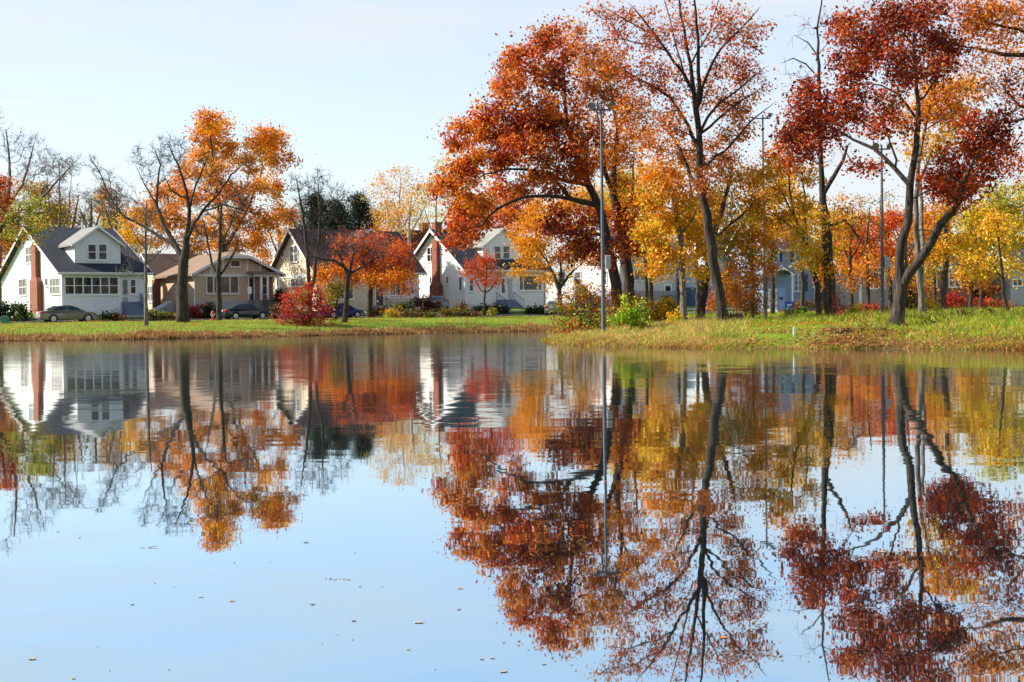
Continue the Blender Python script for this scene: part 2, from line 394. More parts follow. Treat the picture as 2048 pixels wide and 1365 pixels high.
t.l(t.mix(fm.outputs[0], (0.61, 0.82, 0.975), (0.94, 0.94, 0.94)), gl.inputs['Color'])
ms = t.n('ShaderNodeMixShader', i_Fac=0.93); t.l(df.outputs[0], ms.inputs[1]); t.l(gl.outputs[0], ms.inputs[2])
t.out(ms.outputs[0])
wx = np.array([-900, -200, -60, 0, 60, 200, 900.]); wy = np.array([-400, -60, 0, 40, 80, 110.])
WX, WY = np.meshgrid(wx, wy); k = (np.arange(5)[:, None] * 7 + np.arange(6)[None]).ravel()
wm = mesh_np('water', np.column_stack([WX.ravel(), WY.ravel(), np.zeros(42)]), np.stack([k, k + 1, k + 8, k + 7], 1), None, m)
tag(link('water', wm), kind='structure')
# ---------------------------------------------------------------- vegetation
PAL = {  # leaf colours, linear
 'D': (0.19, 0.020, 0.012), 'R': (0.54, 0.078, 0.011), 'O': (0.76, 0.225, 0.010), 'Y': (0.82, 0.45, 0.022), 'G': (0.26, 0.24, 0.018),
 'U': (0.52, 0.15, 0.018), 'L': (0.46, 0.42, 0.035), 'B': (0.20, 0.085, 0.025), 'V': (0.66, 0.075, 0.014), 'E': (0.036, 0.048, 0.038),
 'P': (0.10, 0.05, 0.045), 'K': (0.025, 0.045, 0.014), 'N': (0.82, 0.32, 0.012), 'S': (0.66, 0.43, 0.16), 'T': (0.36, 0.20, 0.075), 'M': (0.20, 0.40, 0.015), 'C': (0.42, 0.02, 0.03)}

def unit(a): return a / np.maximum(1e-9, np.linalg.norm(a, axis=-1, keepdims=True))
def leaf_mesh(rng, pos, size, tint, aspect=0.62, droop=0.25):
    n = len(pos); d = unit(rng.normal(size=(n, 3)) + np.array([0, 0, -droop])); s = unit(np.cross(d, rng.normal(size=(n, 3)))); nn = np.cross(d, s)
    L = size * rng.uniform(0.45, 1.4, (n, 1)); w = L * aspect * 0.5
    V = np.stack([pos, pos + d * L * 0.5 + s * w + nn * L * 0.12, pos + d * L, pos + d * L * 0.5 - s * w + nn * L * 0.12], 1).reshape(-1, 3)
    return V, np.arange(4 * n).reshape(n, 4), tint
def tubes(chains):
    """chains: (points, radii) -> verts, quads"""
    Vs, Qs, b = [], [], 0
    for P, R in chains:
        k = 9 if R[0] > 0.09 else 5 if R[0] > 0.03 else 3
        T = unit(np.gradient(P, axis=0)); ref = np.array([0.31, 0.93, 0.17]) if abs(T[0] @ [0.31, 0.93, 0.17]) < 0.9 else np.array([1.0, 0, 0])
        u = unit(np.cross(T, ref)); w = np.cross(T, u); a = np.arange(k) * 2 * math.pi / k
        ring = P[:, None] + R[:, None, None] * (np.cos(a)[None, :, None] * u[:, None] + np.sin(a)[None, :, None] * w[:, None])
        m_ = len(P); Vs.append(ring.reshape(-1, 3))
        i = (np.arange(m_ - 1)[:, None] * k + np.arange(k)[None]); j = (np.arange(m_ - 1)[:, None] * k + (np.arange(k)[None] + 1) % k)
        Qs.append(np.stack([i, j, j + k, i + k], -1).reshape(-1, 4) + b); b += m_ * k
    return np.concatenate(Vs), np.concatenate(Qs)
def cones(P0, P1, r0):
    n = len(P0); d = unit(P1 - P0); u = unit(np.cross(d, np.array([0.3, 0.9, 0.2]))); w = np.cross(d, u); vs = []
    for k in range(3): vs.append(P0 + r0 * (math.cos(2.094 * k) * u + math.sin(2.094 * k) * w))
    V = np.stack(vs + [P1], 1).reshape(-1, 3); b = np.arange(n)[:, None] * 4
    return V, (b[:, :, None] + np.array([[0, 1, 3], [1, 2, 3], [2, 0, 3]])[None]).reshape(-1, 3)

N_LEAVES = [0]
def tree(name, label, cat, D, stems, clumps, leaf=0.17, per=38, spread=0.38, twigs=2, twig_len=0.7, twig_r=None, tipr=0.007, bf=0.3, depth=1.0,
         bark_m=None, group=None, parts=('trunk', 'crown'), seed=None, mat=None, base_free=0.3, vary=0.36, smooth_limb=True, zbase=None, aspect=0.62, seg=0.6, free_px=None, dense=1.75, fine=0.80, mixin=None):
    """stems: traced limbs [(px, py, width_px), ...], the first rooted in the ground; clumps: (px, py, rx, ry, tips, leaf colours)"""
    rng = np.random.default_rng(seed if seed is not None else abs(hash_(label)) % 99991)
    S = D / F_PX; twig_r = twig_r or max(0.005, 0.00013 * D)
    x0 = at(stems[0][0][0], stems[0][0][1], D); bx, by = x0[0], D; bz = gz(bx, by) if zbase is None else zbase
    xs = [c[0] - c[2] for c in clumps] + [c[0] + c[2] for c in clumps]; half = max(0.3, (max(xs) - min(xs)) / 2 * S) * depth
    pos, par, rad, plen, ok, dirs = [], [], [], [], [], []
    def addn(p, pa, r, free):
        p = np.asarray(p, float); pos.append(p); par.append(pa); rad.append(r)
        plen.append(0 if pa < 0 else plen[pa] + np.linalg.norm(p - pos[pa])); ok.append(free)
        dirs.append(np.array([0, 0, 1.0]) if pa < 0 else unit(p - pos[pa])); return len(pos) - 1
    top = min(p[1] for s in stems for p in s[:]); bot = stems[0][0][1]
    for si, st in enumerate(stems):
        st = [(*p, 0) if len(p) == 2 else p for p in st]
        pts = [at(p[0], p[1], D) for p in st]; rr = [p[2] * S / 2 for p in st]
        if st[-1][1] > -10 and si > 0: rr[-1] = min(rr[-1], 0.35 * S)
        if si == 0:
            pts[0] = np.array([bx, by, bz - 0.35]); rr[0] *= 1.12; last = addn(pts[0], -1, rr[0], False); drift = 0.0
            fl = addn((bx, by, bz + 0.12), last, rr[0] * 0.93, False); last = fl
        else:
            q = np.array([(p[0], p[2]) for p in pos]); last = int(np.argmin(((q - np.array([pts[0][0], pts[0][2]])) ** 2).sum(1)))
            if np.linalg.norm(q[last] - np.array([pts[0][0], pts[0][2]])) > 1.2:   # a separate stem from the ground
                last = addn((pts[0][0], by, gz(pts[0][0], by) - 0.3), 0, rr[0], False)
            drift = rng.uniform(0.15, 0.6) * rng.choice([-1, 1])
        y0 = pos[last][1] - D; run = 0.0; prev = pts[0]
        for k in range(1, len(st)):
            a, b = pts[k - 1], pts[k]; dl = np.linalg.norm(b - a); m_ = max(1, int(dl / 0.45))
            for q in range(1, m_ + 1):
                f = q / m_; p = a + (b - a) * f; run += dl / m_
                off = y0 + drift * run; pp = at(0, 0, D); sc2 = (D + off) / D
                w3 = CAM + (p - CAM) * sc2
                jit = rng.normal(size=3) * 0.02 * (1 if smooth_limb else 2)
                r = rr[k - 1] + (rr[k] - rr[k - 1]) * f
                ypx = st[k - 1][1] + (st[k][1] - st[k - 1][1]) * f
                free = (ypx < free_px) if free_px else (bot - ypx) > base_free * (bot - top)
                last = addn(w3 + jit, last, max(r, tipr), free)
    nstem = len(pos)
    if not any(ok): ok[-1] = True
    tips, cols, gl = [], [], []
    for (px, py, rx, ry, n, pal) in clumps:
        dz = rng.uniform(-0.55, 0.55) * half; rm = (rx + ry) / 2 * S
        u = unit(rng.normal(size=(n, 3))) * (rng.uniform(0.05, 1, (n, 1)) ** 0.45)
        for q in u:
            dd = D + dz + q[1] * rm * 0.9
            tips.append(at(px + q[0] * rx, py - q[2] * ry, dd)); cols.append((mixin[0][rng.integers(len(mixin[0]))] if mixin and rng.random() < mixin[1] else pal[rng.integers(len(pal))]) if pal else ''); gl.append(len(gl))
    tips = np.array(tips); NT_ = len(tips); tip_ids = np.zeros(NT_, int)
    A = np.array(pos); okm = np.array(ok); PL = np.array(plen)
    idx = np.where(okm)[0]
    C_ = np.linalg.norm(tips[:, None] - A[idx][None], axis=2) + bf * PL[idx][None]
    best = C_.min(1); who = idx[C_.argmin(1)]; left = np.ones(NT_, bool)
    for _ in range(NT_):
        i = int(np.argmin(np.where(left, best, 1e9))); left[i] = False; p = int(who[i]); a, b = pos[p], tips[i]; dl = np.linalg.norm(b - a)
        m_ = max(1, int(dl / seg)); ctrl = a + dirs[p] * 0.35 * dl + np.array([0, 0, 0.06 * dl]) + rng.normal(size=3) * 0.07 * dl
        last = p; new = []
        for q in range(1, m_ + 1):
            f = q / m_; pt = (1 - f) ** 2 * a + 2 * f * (1 - f) * ctrl + f * f * b
            if q < m_: pt = pt + rng.normal(size=3) * 0.05
            last = addn(pt, last, 0, True); new.append(last)
        tip_ids[i] = last
        if left.any():
            Q = np.array([pos[k] for k in new]); c2 = np.linalg.norm(tips[:, None] - Q[None], axis=2) + bf * np.array([plen[k] for k in new])[None]
            mn = c2.min(1); mk = mn < best; best = np.where(mk, mn, best); who = np.where(mk, np.array(new)[c2.argmin(1)], who)
    n_ = len(pos); P = np.array(pos); par = np.array(par); E = 2.75; acc = np.zeros(n_)
    for i in range(n_ - 1, -1, -1):
        if i >= nstem:
            if acc[i] == 0: acc[i] = tipr ** E
            if par[i] >= 0: acc[par[i]] += acc[i]
    R = np.array([rad[i] if i < nstem else acc[i] ** (1 / E) for i in range(n_)])
    for i in range(nstem, n_):
        lim = R[par[i]] * (0.62 if par[i] < nstem else 0.97); R[i] = max(min(R[i], lim), tipr * 0.6)
    kids = [[] for _ in range(n_)]
    for i in range(1, n_):
        if par[i] >= 0: kids[par[i]].append(i)
    chains, stack = [], [0]; 
    while stack:
        s = stack.pop(); ch = [s] if par[s] < 0 else [par[s], s]; cur = s
        while kids[cur]:
            ks = sorted(kids[cur], key=lambda k: -(R[k] + (0.5 if k < nstem and k == cur + 1 else 0))); stack += ks[1:]; cur = ks[0]; ch.append(cur)
        rr = R[ch].copy()
        if par[s] >= 0: rr[0] = min(R[par[s]] * 0.9, R[s] * 1.15)
        rr[-1] *= 0.6
        if len(ch) > 1: chains.append((P[ch], rr))
    V, Q = tubes(chains); Tt = None
    if twigs:
        src = np.arange(nstem, n_); src = np.repeat(src, twigs); h = rng.random(len(src))
        pd = unit(P[src] - P[par[src]]); P0 = P[par[src]] + (P[src] - P[par[src]]) * h[:, None]
        P1 = P0 + unit(pd * 0.8 + rng.normal(size=(len(src), 3)) * 0.75 + np.array([0, 0, 0.25])) * (twig_len * rng.uniform(0.5, 1.3, (len(src), 1)))
        V2, T2 = cones(P0, P1, twig_r); h2 = rng.uniform(0.25, 0.7, (len(src), 1)); P2 = P0 + (P1 - P0) * h2
        P3 = P2 + unit((P1 - P0) + rng.normal(size=(len(src), 3)) * 0.5 * twig_len) * (twig_len * 0.55)
        V3, T3 = cones(P2, P3, twig_r * 0.75)
        Tt = np.concatenate([T2 + len(V), T3 + len(V) + len(V2)]); V = np.concatenate([V, V2, V3])
    base = np.array([bx, by, bz]); root = thing(name, label, cat, base, 0, group)
    link(parts[0], mesh_np(parts[0], V - base, Q, Tt, bark_m or BARK, None, True), root)
    lf = [i for i in range(NT_) if cols[i]]
    if lf and per:
        per = int(per * dense); leaf = leaf * fine; pp = np.repeat(np.array(lf), per); loose = np.where(rng.random((len(pp), 1)) < .2, 1.6, .85); pos_l = P[tip_ids[pp]] + rng.normal(size=(len(pp), 3)) * spread * loose * np.array([1, 1, 0.75])
        pos_l[:, 2] = np.maximum(pos_l[:, 2], bz + 0.05)
        tc_ = np.array([PAL[cols[i]] for i in lf]) * rng.uniform(0.8, 1.2, (len(lf), 1)); tc_ = np.repeat(tc_, per, 0)
        allp = ''.join(c[5] for c in clumps); sw = np.where(rng.random(len(pp)) < .3)[0]      # stray leaves of the tree's other colours
        tc_[sw] = np.array([PAL[q] for q in allp])[rng.integers(len(allp), size=len(sw))]
        tc_ = tc_ * rng.uniform(1 - vary, 1 + vary, (len(pp), 1)); tc_[:, 1] *= rng.uniform(0.75, 1.3, len(pp))
        LV, LQ, LT = leaf_mesh(rng, pos_l, leaf, np.clip(tc_, 0, 0.85), aspect); N_LEAVES[0] += len(pp)
        link(parts[1], mesh_np(parts[1], LV - base, LQ, None, mat or LEAF, LT), root)
    return root
def hash_(s):
    h = 7
    for ch in s: h = (h * 131 + ord(ch)) % 1000003
    return h
def shrub(name, label, cat, D, px, py, clumps, **kw):
    kw = {**dict(leaf=0.11, per=34, spread=0.16, twigs=1, twig_len=0.3, tipr=0.008, base_free=-1, parts=('stems', 'foliage'), depth=0.8, seg=0.4, dense=1.1, fine=1.0), **kw}
    x = xw(px, D); g = gz(x, D); yg = 630 + (CAM[2] - g) * F_PX / D + (1000 - px) * 0.0126   # where the ground meets the view here
    dn = max(0, min(14, yg - max(c[1] + c[3] for c in clumps))) if D > 59 else 0
    cl = [(c[0], c[1] + dn, *c[2:]) for c in clumps]
    cl += [(c[0], (c[1] + dn + yg) / 2 + 1, c[2] * .95, max(2, (yg - c[1] - dn) / 2), max(3, c[4] // 2), c[5]) for c in cl if 2 < yg - c[1] - dn < 30 and D > 59 and c[5]]
    return tree(name, label, cat, D, [[(px, py, 5), (px, py - 6, 5)]], cl, **kw)

def grass(name, label_cat, n, sampler, h, w, pal, seed, lean=0.35, dens=None):
    rng = np.random.default_rng(seed); P = sampler(rng, n); z = height(P); n = len(P)
    cl_ = (np.sin(P[:, 0] * 2.1 + 1.9 * np.sin(P[:, 1] * 1.7 + seed)) + np.sin(P[:, 1] * 3.3 + 2.2 * np.sin(P[:, 0] * 0.8)) + np.sin(P[:, 0] * 0.55 + seed)) / 3
    hh = rng.uniform(h[0], h[1], n) * rng.uniform(0.6, 1.0, n) * (0.85 + 0.6 * cl_); a = rng.uniform(0, 2 * math.pi, n); ww = w * rng.uniform(0.6, 1.4, n)
    b = np.column_stack([P, z - 0.03]); s = np.column_stack([np.cos(a), np.sin(a), 0 * a]) * ww[:, None]
    tip = np.column_stack([rng.normal(size=(n, 2)) * lean, np.ones(n)]) * hh[:, None]; mid = tip * np.array([0.35, 0.35, 0.6])
    V = np.stack([b - s, b + s, b + mid + s * 0.8, b + mid - s * 0.8, b + tip + s * 0.15, b + tip - s * 0.15], 1).reshape(-1, 3); k = np.arange(n)[:, None] * 6
    Q = np.concatenate([k + np.array([[0, 1, 2, 3]]), k + np.array([[3, 2, 4, 5]])], 1).reshape(-1, 4)
    fld = (np.sin(P[:, 0] * 0.7 + 2 * np.sin(P[:, 1] * 0.9 + seed)) + np.sin(P[:, 1] * 1.3 + seed + P[:, 0] * 0.4) + rng.normal(size=n) * 0.9) / 2.2
    ci = np.clip(((fld + 1) / 2 * len(pal)).astype(int), 0, len(pal) - 1); c = np.array([PAL[q] for q in pal])[ci] * rng.uniform(0.65, 1.25, (n, 1))
    o_ = link(name, mesh_np(name, V, Q, None, BLADE, np.repeat(np.clip(c, 0, .85), 2, 0))); return tag(o_, label_cat[0], label_cat[1], None, 'stuff')
def region(px0, px1, d0, d1, y0, y1, clear=None):
    """ground inside view columns px0..px1, between distances y0..y1 and d0..d1 metres from the waterline"""
    def f(rng, n):
        out = np.zeros((0, 2)); k = 0
        while len(out) < n and k < 60:
            k += 1; y = rng.uniform(y0, y1, n); x = (rng.uniform(px0, px1, n) - 1024) / F_PX * y; p = np.column_stack([x, y]); d = sdist(p)
            dm = d1 * (0.9 + 0.22 * np.sin(x * .55 + 2 * np.sin(x * .23)) + 0.14 * np.sin(x * 2.1) + rng.normal(size=n) * .16) if d1 < 2.5 else d1
            thr = wobble(x * 1.4, y * 1.4) * 0.5 + rng.random(n)
            mk = (d > d0) & (d < dm) & (thr > 0.25) & (np.abs(street_dist(p) - 1.5) > 5.5)
            if clear is not None: mk &= ~clear(p, rng)
            out = np.concatenate([out, p[mk]])
        return out[:n]
    return f
# ---------------------------------------------------------------- houses
WHITE = paint('trim_white', (0.78, 0.77, 0.76), 0.5, 0, 0.05)
GLASS = glass('window_glass', (0.012, 0.013, 0.017)); GLASS_PALE = glass('window_glass_curtained', (0.10, 0.10, 0.10), 0.12); GLASS_WARM = glass('window_glass_warm', (0.055, 0.05, 0.035), 0.03)
IRON = paint('black_iron', (0.02, 0.02, 0.022), 0.5)

class House:
    def __init__(s, name, label, px, D, theta, cat='house'):
        s.O = np.array([xw(px, D), D, 0.0]); s.O[2] = gz(s.O[0], D); s.th = math.radians(theta)
        s.ex = np.array([math.cos(s.th), math.sin(s.th), 0]); s.ey = np.array([-math.sin(s.th), math.cos(s.th), 0])
        s.root = thing(name, label, cat, s.O, s.th); s.name = name
    def hit(s, px, py, axis_, off):
        d = ray(px, py); e = s.ex if axis_ == 'x' else s.ey; tt = (off - (CAM - s.O) @ e) / (d @ e); p = CAM - s.O + d * tt
        return np.array([p @ s.ex, p @ s.ey, p[2]])
    def front(s, px, py, off=0.0):
        p = s.hit(px, py, 'y', off); return p[0], p[2]
    def side(s, px, py, off=0.0):
        p = s.hit(px, py, 'x', off); return p[1], p[2]
    def rect(s, plane, r, off=0.0):
        """photo rectangle (x0, y0, x1, y1) on a wall -> (u0, u1, z0, z1) in metres"""
        f = s.front if plane == 'front' else s.side; xm, ym = (r[0] + r[2]) / 2, (r[1] + r[3]) / 2
        ua, ub = f(r[0], ym, off)[0], f(r[2], ym, off)[0]; za, zb = f(xm, r[3], off)[1], f(xm, r[1], off)[1]
        return min(ua, ub), max(ua, ub), za, zb
    def pbox(s, mb, plane, u0, u1, z0, z1, o0, o1, off=0.0):
        """box on a wall plane; o0..o1 = distance in front of the wall"""
        if plane == 'front': mb.box(u0, u1, off - o1, off - o0, z0, z1)
        else: mb.box(off - o1, off - o0, u0, u1, z0, z1)
    def window(s, plane, r, cols=1, rows=2, off=0.0, fw=0.09, glass_m=None, metres=False, kind='window', trim=None, curtain=False):
        u0, u1, z0, z1 = r if metres else s.rect(plane, r, off); mb = MB()
        s.pbox(mb, plane, u0 - fw, u0, z0 - fw, z1 + fw, 0, 0.07, off); s.pbox(mb, plane, u1, u1 + fw, z0 - fw, z1 + fw, 0, 0.07, off)
        s.pbox(mb, plane, u0, u1, z1, z1 + fw, 0, 0.068, off); s.pbox(mb, plane, u0, u1, z0 - fw, z0, 0, 0.068, off)
        for k in range(1, cols):
            u = u0 + (u1 - u0) * k / cols; s.pbox(mb, plane, u - fw * 0.5, u + fw * 0.5, z0, z1, 0, 0.066, off)
        for k in range(1, rows):
            z = z0 + (z1 - z0) * k / rows
            for c in range(cols):
                a = u0 + (u1 - u0) * c / cols + (fw * .5 if c else 0); b = u0 + (u1 - u0) * (c + 1) / cols - (fw * .5 if c < cols - 1 else 0)
                s.pbox(mb, plane, a, b, z - 0.03, z + 0.03, 0, 0.06, off)
        w = mb.build(kind, trim or WHITE, s.root)
        g = MB(); s.pbox(g, plane, u0 + .002, u1 - .002, z0 + .002, z1 - .002, 0.004, 0.03, off); g.build('pane', glass_m or GLASS, w)
        if curtain:
            cb = MB(); n = cols
            for k in range(n):
                a = u0 + (u1 - u0) * k / n; wd = (u1 - u0) / n
                for q in range(4): s.pbox(cb, plane, a + wd * (0.06 + .1 * q), a + wd * (0.13 + .1 * q), z0 + .03, z1 - .03, 0.031, 0.036 + .004 * (q % 2), off)
            cb.build('curtain', paint('curtain', (0.085, 0.08, 0.08), 0.8), w)
        sb = MB(); s.pbox(sb, plane, u0 - fw - .04, u1 + fw + .04, z0 - fw - .06, z0 - fw, 0, 0.12, off); sb.build('sill', trim or WHITE, w)
        return w
    def part(s, name, mb, mat, **k): return mb.build(name, mat, s.root, **k)
    def steps(s, x0, x1, z1, n, run, mat, y0=0.0, name='steps'):
        mb = MB(); zb = -0.4
        for k in range(n): mb.box(x0, x1, y0 - run * (k + 1) / n, y0 - run * k / n - (0 if k == 0 else 0.0), zb, z1 * (1 - k / n))
        return s.part(name, mb, mat)
    def railing(s, x, y0, y1, z0, z1, hgt=0.85, mat=None):
        mb = MB(); mb.bar((x, y0, z0 + hgt), (x, y1, z1 + hgt), 0.03); n = 6
        for k in range(n + 1):
            f = k / n; y, z = y0 + (y1 - y0) * f, z0 + (z1 - z0) * f; mb.bar((x, y, z - .1), (x, y, z + hgt), 0.016 if 0 < k < n else .03, 4)
        return s.part('railing', mb, mat or IRON)
def porch_cols(h, xs, y, z0, z1, w=0.09, mat=None):
    for x in xs: h.part('post', MB().box(x - w, x + w, y - w, y + w, z0, z1), mat or WHITE, bevel=0.01)
def gutter(h, x0, x1, y, z):
    h.part('gutter', MB().prism([(y - .13, z + .0), (y - .13, z - .1), (y - .1, z - .13), (y, z - .13), (y, z)], 'x', x0, x1), WHITE)

def side_gable(h, L, W, ze, zr, wall, roof, ov=0.55, rake=0.5, trim=None, base=None, base_h=0.5, th=0.2, bb=0.24):
    """ridge parallel to the street; walls one closed solid, roof two slabs, boards along the rakes"""
    wb = (zr - ze) / (W / 2 + ov); zw = ze + wb * ov - th * 0.9; zp = zr - th * 0.9
    h.part('wall', MB().prism([(0, -0.4), (W, -0.4), (W, zw), (W / 2, zp), (0, zw)], 'x', 0, L), wall)
    h.part('roof', MB().gable('x', -rake, L + rake, -ov, W + ov, ze, zr, th), roof)
    for a in (-rake - .05, L + rake):
        h.part('bargeboard', MB().gable('x', a, a + .05, -ov - .02, W + ov + .02, ze - .02, zr + .03, bb), trim or WHITE)
    h.part('fascia', MB().box(-rake, L + rake, -ov - .03, -ov, ze - th - .02, ze - .02), trim or WHITE)
    gutter(h, -rake, L + rake, -ov - .03, ze - .01)
    h.part('soffit', MB().box(-rake, L + rake, -ov + 0.01, -0.002, ze - th - .03, ze - th - .005), trim or WHITE)
    if base: h.part('foundation', MB().box(-.03, L + .03, -.03, W + .03, -.42, base_h), base)
    return zw
def dormer(h, x0, x1, yf, zb, ze, zr, depth, wall, roof, ov=0.35, trim=None, bb=0.22):
    xm = (x0 + x1) / 2; sl = (zr - ze) / ((x1 - x0) / 2 + ov); zw = ze + sl * ov - .14
    d = h.part('dormer', MB().prism([(x0, zb - 1.2), (x1, zb - 1.2), (x1, zw), (xm, zr - .14), (x0, zw)], 'y', yf, yf + depth), wall)
    MB().gable('y', yf - ov, yf + depth, x0 - ov, x1 + ov, ze, zr, .15).build('dormer_roof', roof, d)
    MB().gable('y', yf - ov - .05, yf - ov, x0 - ov - .02, x1 + ov + .02, ze - .02, zr + .03, bb).build('bargeboard', trim or WHITE, d)
    return d
def chimney_side(h, y0, y1, z0, z1, depth, mat, wide=None, zs=None):
    mb = MB()
    if wide:
        wy0, wy1 = wide
        mb.box(-depth - .12, 0, wy0, wy1, z0, zs - .55)
        a = [(-depth - .12, wy0), (0, wy0), (0, wy1), (-depth - .12, wy1)]; b = [(-depth, y0), (0, y0), (0, y1), (-depth, y1)]
        mb.add([(*p, zs - .55) for p in a] + [(*p, zs) for p in b], [(0, 1, 5, 4), (1, 2, 6, 5), (2, 3, 7, 6), (3, 0, 4, 7), (3, 2, 1, 0), (4, 5, 6, 7)])
        mb.box(-depth, 0, y0, y1, zs, z1)
    else: mb.box(-depth, 0, y0, y1, z0, z1)
    return h.part('chimney', mb, mat)
def stack(h, x0, x1, y0, y1, z0, z1, mat):
    c = h.part('chimney', MB().box(x0, x1, y0, y1, z0, z1), mat)
    MB().box(x0 - .06, x1 + .06, y0 - .06, y1 + .06, z1, z1 + .12).build('chimney_cap', paint('chimney_cap', (.25, .2, .18), .8), c); return c
def door(h, plane, r, mat, off=0.0, glass_frac=None, metres=False, glass_m=None):
    u0, u1, z0, z1 = r if metres else h.rect(plane, r, off); fr = MB()
    h.pbox(fr, plane, u0 - .1, u0, z0, z1 + .1, 0, .06, off); h.pbox(fr, plane, u1, u1 + .1, z0, z1 + .1, 0, .06, off); h.pbox(fr, plane, u0, u1, z1, z1 + .1, 0, .058, off)
    d = MB(); h.pbox(d, plane, u0 + .002, u1 - .002, z0 + .01, z1 - .002, 0.002, .035, off); dd = h.part('door', d, mat); fr.build('frame', WHITE, dd)
    if glass_frac:
        g = MB(); h.pbox(g, plane, u0 + .13, u1 - .13, z0 + (z1 - z0) * glass_frac[0], z0 + (z1 - z0) * glass_frac[1], .034, .045, off); g.build('pane', glass_m or GLASS, dd)
    k = MB(); h.pbox(k, plane, u1 - .1, u1 - .05, z0 + .95, z0 + 1.05, .034, .09, off); k.build('handle', paint('brass', (.4, .3, .12), .35, .8), dd); return dd

TH = 35.0
S_WHITE = siding('siding_white', (0.76, 0.76, 0.77)); BRICK = brick('brick_red', (0.27, 0.066, 0.030)); STEP_BLUE = paint('steps_blue_grey', (0.13, 0.17, 0.22), .7)
DARKROOF = roofing('roof_slate', (0.040, 0.045, 0.056)); CONC = MATS['concrete']

# --- white house with enclosed porch (far left)
h = House('house', 'white clapboard house with a glazed porch and a gabled dormer, behind the beige sedan', 125, 122, TH)
yr, zr = h.side(47, 453, -.5); W = 2 * yr; ze = h.front(200, 545, -.55)[1]; L = h.front(291, 560)[0]
print('white house L %.1f W %.1f ze %.1f zr %.1f' % (L, W, ze, zr))
side_gable(h, L, W, ze, zr, S_WHITE, DARKROOF)
for r, c, rw, gm_ in (((53, 495, 66.5, 524.5), 2, 2, GLASS_PALE), ((39.5, 559, 53, 590), 2, 2, GLASS), ((65.3, 559, 69, 572), 1, 1, GLASS), ((91.5, 557.5, 96, 571), 1, 1, GLASS_PALE), ((101, 558, 120, 587.5), 3, 2, GLASS_PALE)):
    h.window('side', r, c, rw, 0, .08, gm_)
y0, y1 = h.side(80, 540)[0], h.side(71, 540)[0]; w0, w1 = h.side(86, 600)[0], h.side(71, 600)[0]; zs = h.side(80, 552)[1]; zt = h.side(75, 490)[1]
chimney_side(h, y0, y1, -.4, zt, .42, BRICK, (w0, w1), zs)
a, b, za, zb = h.rect('front', (130.5, 555.5, 235, 588))
h.window('front', (a, b, za, zb), 6, 2, 0, .11, GLASS, True, curtain=True)
h.part('water_table', MB().box(-.03, L + .02, -.04, 0, za - .26, za - .18), WHITE)
h.part('frieze', MB().box(-.03, L + .02, -.05, 0, zb + .14, zb + .46), paint('frieze_cream', (.62, .58, .52), .6))
for x in (0.06, h.front(239, 560)[0], L - .06): h.part('corner_board', MB().box(x - .09, x + .09, -.045, 0, -.3, zb + .13), WHITE)
door(h, 'front', (244, 559, 256, 604), paint('door_grey', (.35, .35, .36), .5), 0, (.35, .95), glass_m=GLASS_PALE)
h.window('front', (261.5, 560, 270.5, 587), 1, 2)
xs0, xs1 = h.front(244, 604)[0], h.front(280, 604)[0]; zst = h.front(260, 604)[1]
h.steps(xs0, xs1, zst, 5, 1.7, STEP_BLUE)
h.part('stair_wall', MB().prism([(-1.75, -.4), (0, -.4), (0, zst + .8), (-.2, zst + .8), (-1.75, .55)], 'x', xs1 + .003, xs1 + .14), paint('stair_wall_blue_grey', (.22, .26, .32), .6))
YD = 1.5
dx0, dx1 = h.front(149, 505, YD)[0], h.front(241, 505, YD)[0]; dzr = h.front(198, 452, YD - .35)[1]; dze = h.front(146, 489, YD - .35)[1]; dzb = h.front(190, 523, YD)[1]
dormer(h, dx0, dx1, YD, dzb, dze, dzr, 4.6, S_WHITE, roofing('roof_weathered_grey', (.24, .235, .23), .15))
for r in ((176.5, 490, 191, 519), (198, 490, 212.5, 519)): h.window('front', r, 1, 2, YD, .1)
stack_p = h.part('vent_pipe', MB().lathe([(.07, 0), (.07, .7), (.1, .7), (.1, .8)], 8, (dx1 - .9, W / 2 - .3, zr - .2)), WHITE)
WH_LEFT = h

# --- cream cottage seen between the white house and the tan bungalow
h = House('house', 'cream cottage mostly hidden between the white house and the tan bungalow', 318, 139, TH)
side_gable(h, 6.0, 7.0, 3.3, 6.2, siding('siding_cream', (.62, .50, .36)), roofing('roof_rust_brown', (.17, .105, .08)))
u = h.side(312, 590)[0]; h.window('side', (1.0, 2.9, 1.2, 2.7), 3, 2, 0, .1, GLASS_PALE, True)
h.window('side', (4.2, 6.0, 1.2, 2.7), 3, 2, 0, .1, GLASS_PALE, True)

# --- tan bungalow with low front gable
h = House('house', 'low tan bungalow with a wide front gable, triple window and porch, behind the black sedan', 390.5, 131, TH)
S_TAN = siding('siding_tan', (.53, .36, .25), .2); TRIM_L = paint('trim_lilac_white', (.62, .56, .55), .5, 0, .05); ROOF_TAN = roofing('roof_tan_brown', (.24, .17, .12))
L = h.front(547, 580)[0]; ze = h.front(382.5, 548, -.6)[1]; zc = h.front(476, 512, -.6)[1]; c0, c1 = h.front(451, 513, -.6)[0], h.front(500.5, 511, -.6)[0]
e0, e1 = h.front(382.5, 548, -.6)[0], h.front(572, 546, -.6)[0]; Dp = 9.5; xm = (e0 + e1) / 2; zr = zc + (xm - c0) * (zc - ze) / (c0 - e0) * .72
print('bungalow L %.1f ze %.1f zc %.1f zr %.1f' % (L, ze, zc, zr))
sl = (zc - ze) / (c0 - e0); zw = ze + sl * (0 - e0) - .2
h.part('wall', MB().prism([(0, -.4), (L, -.4), (L, zw), (c1, zc - .22), (c0, zc - .22), (0, zw)], 'y', 0, Dp), S_TAN)
rb = MB(); ys, yb = -.6, Dp + .4
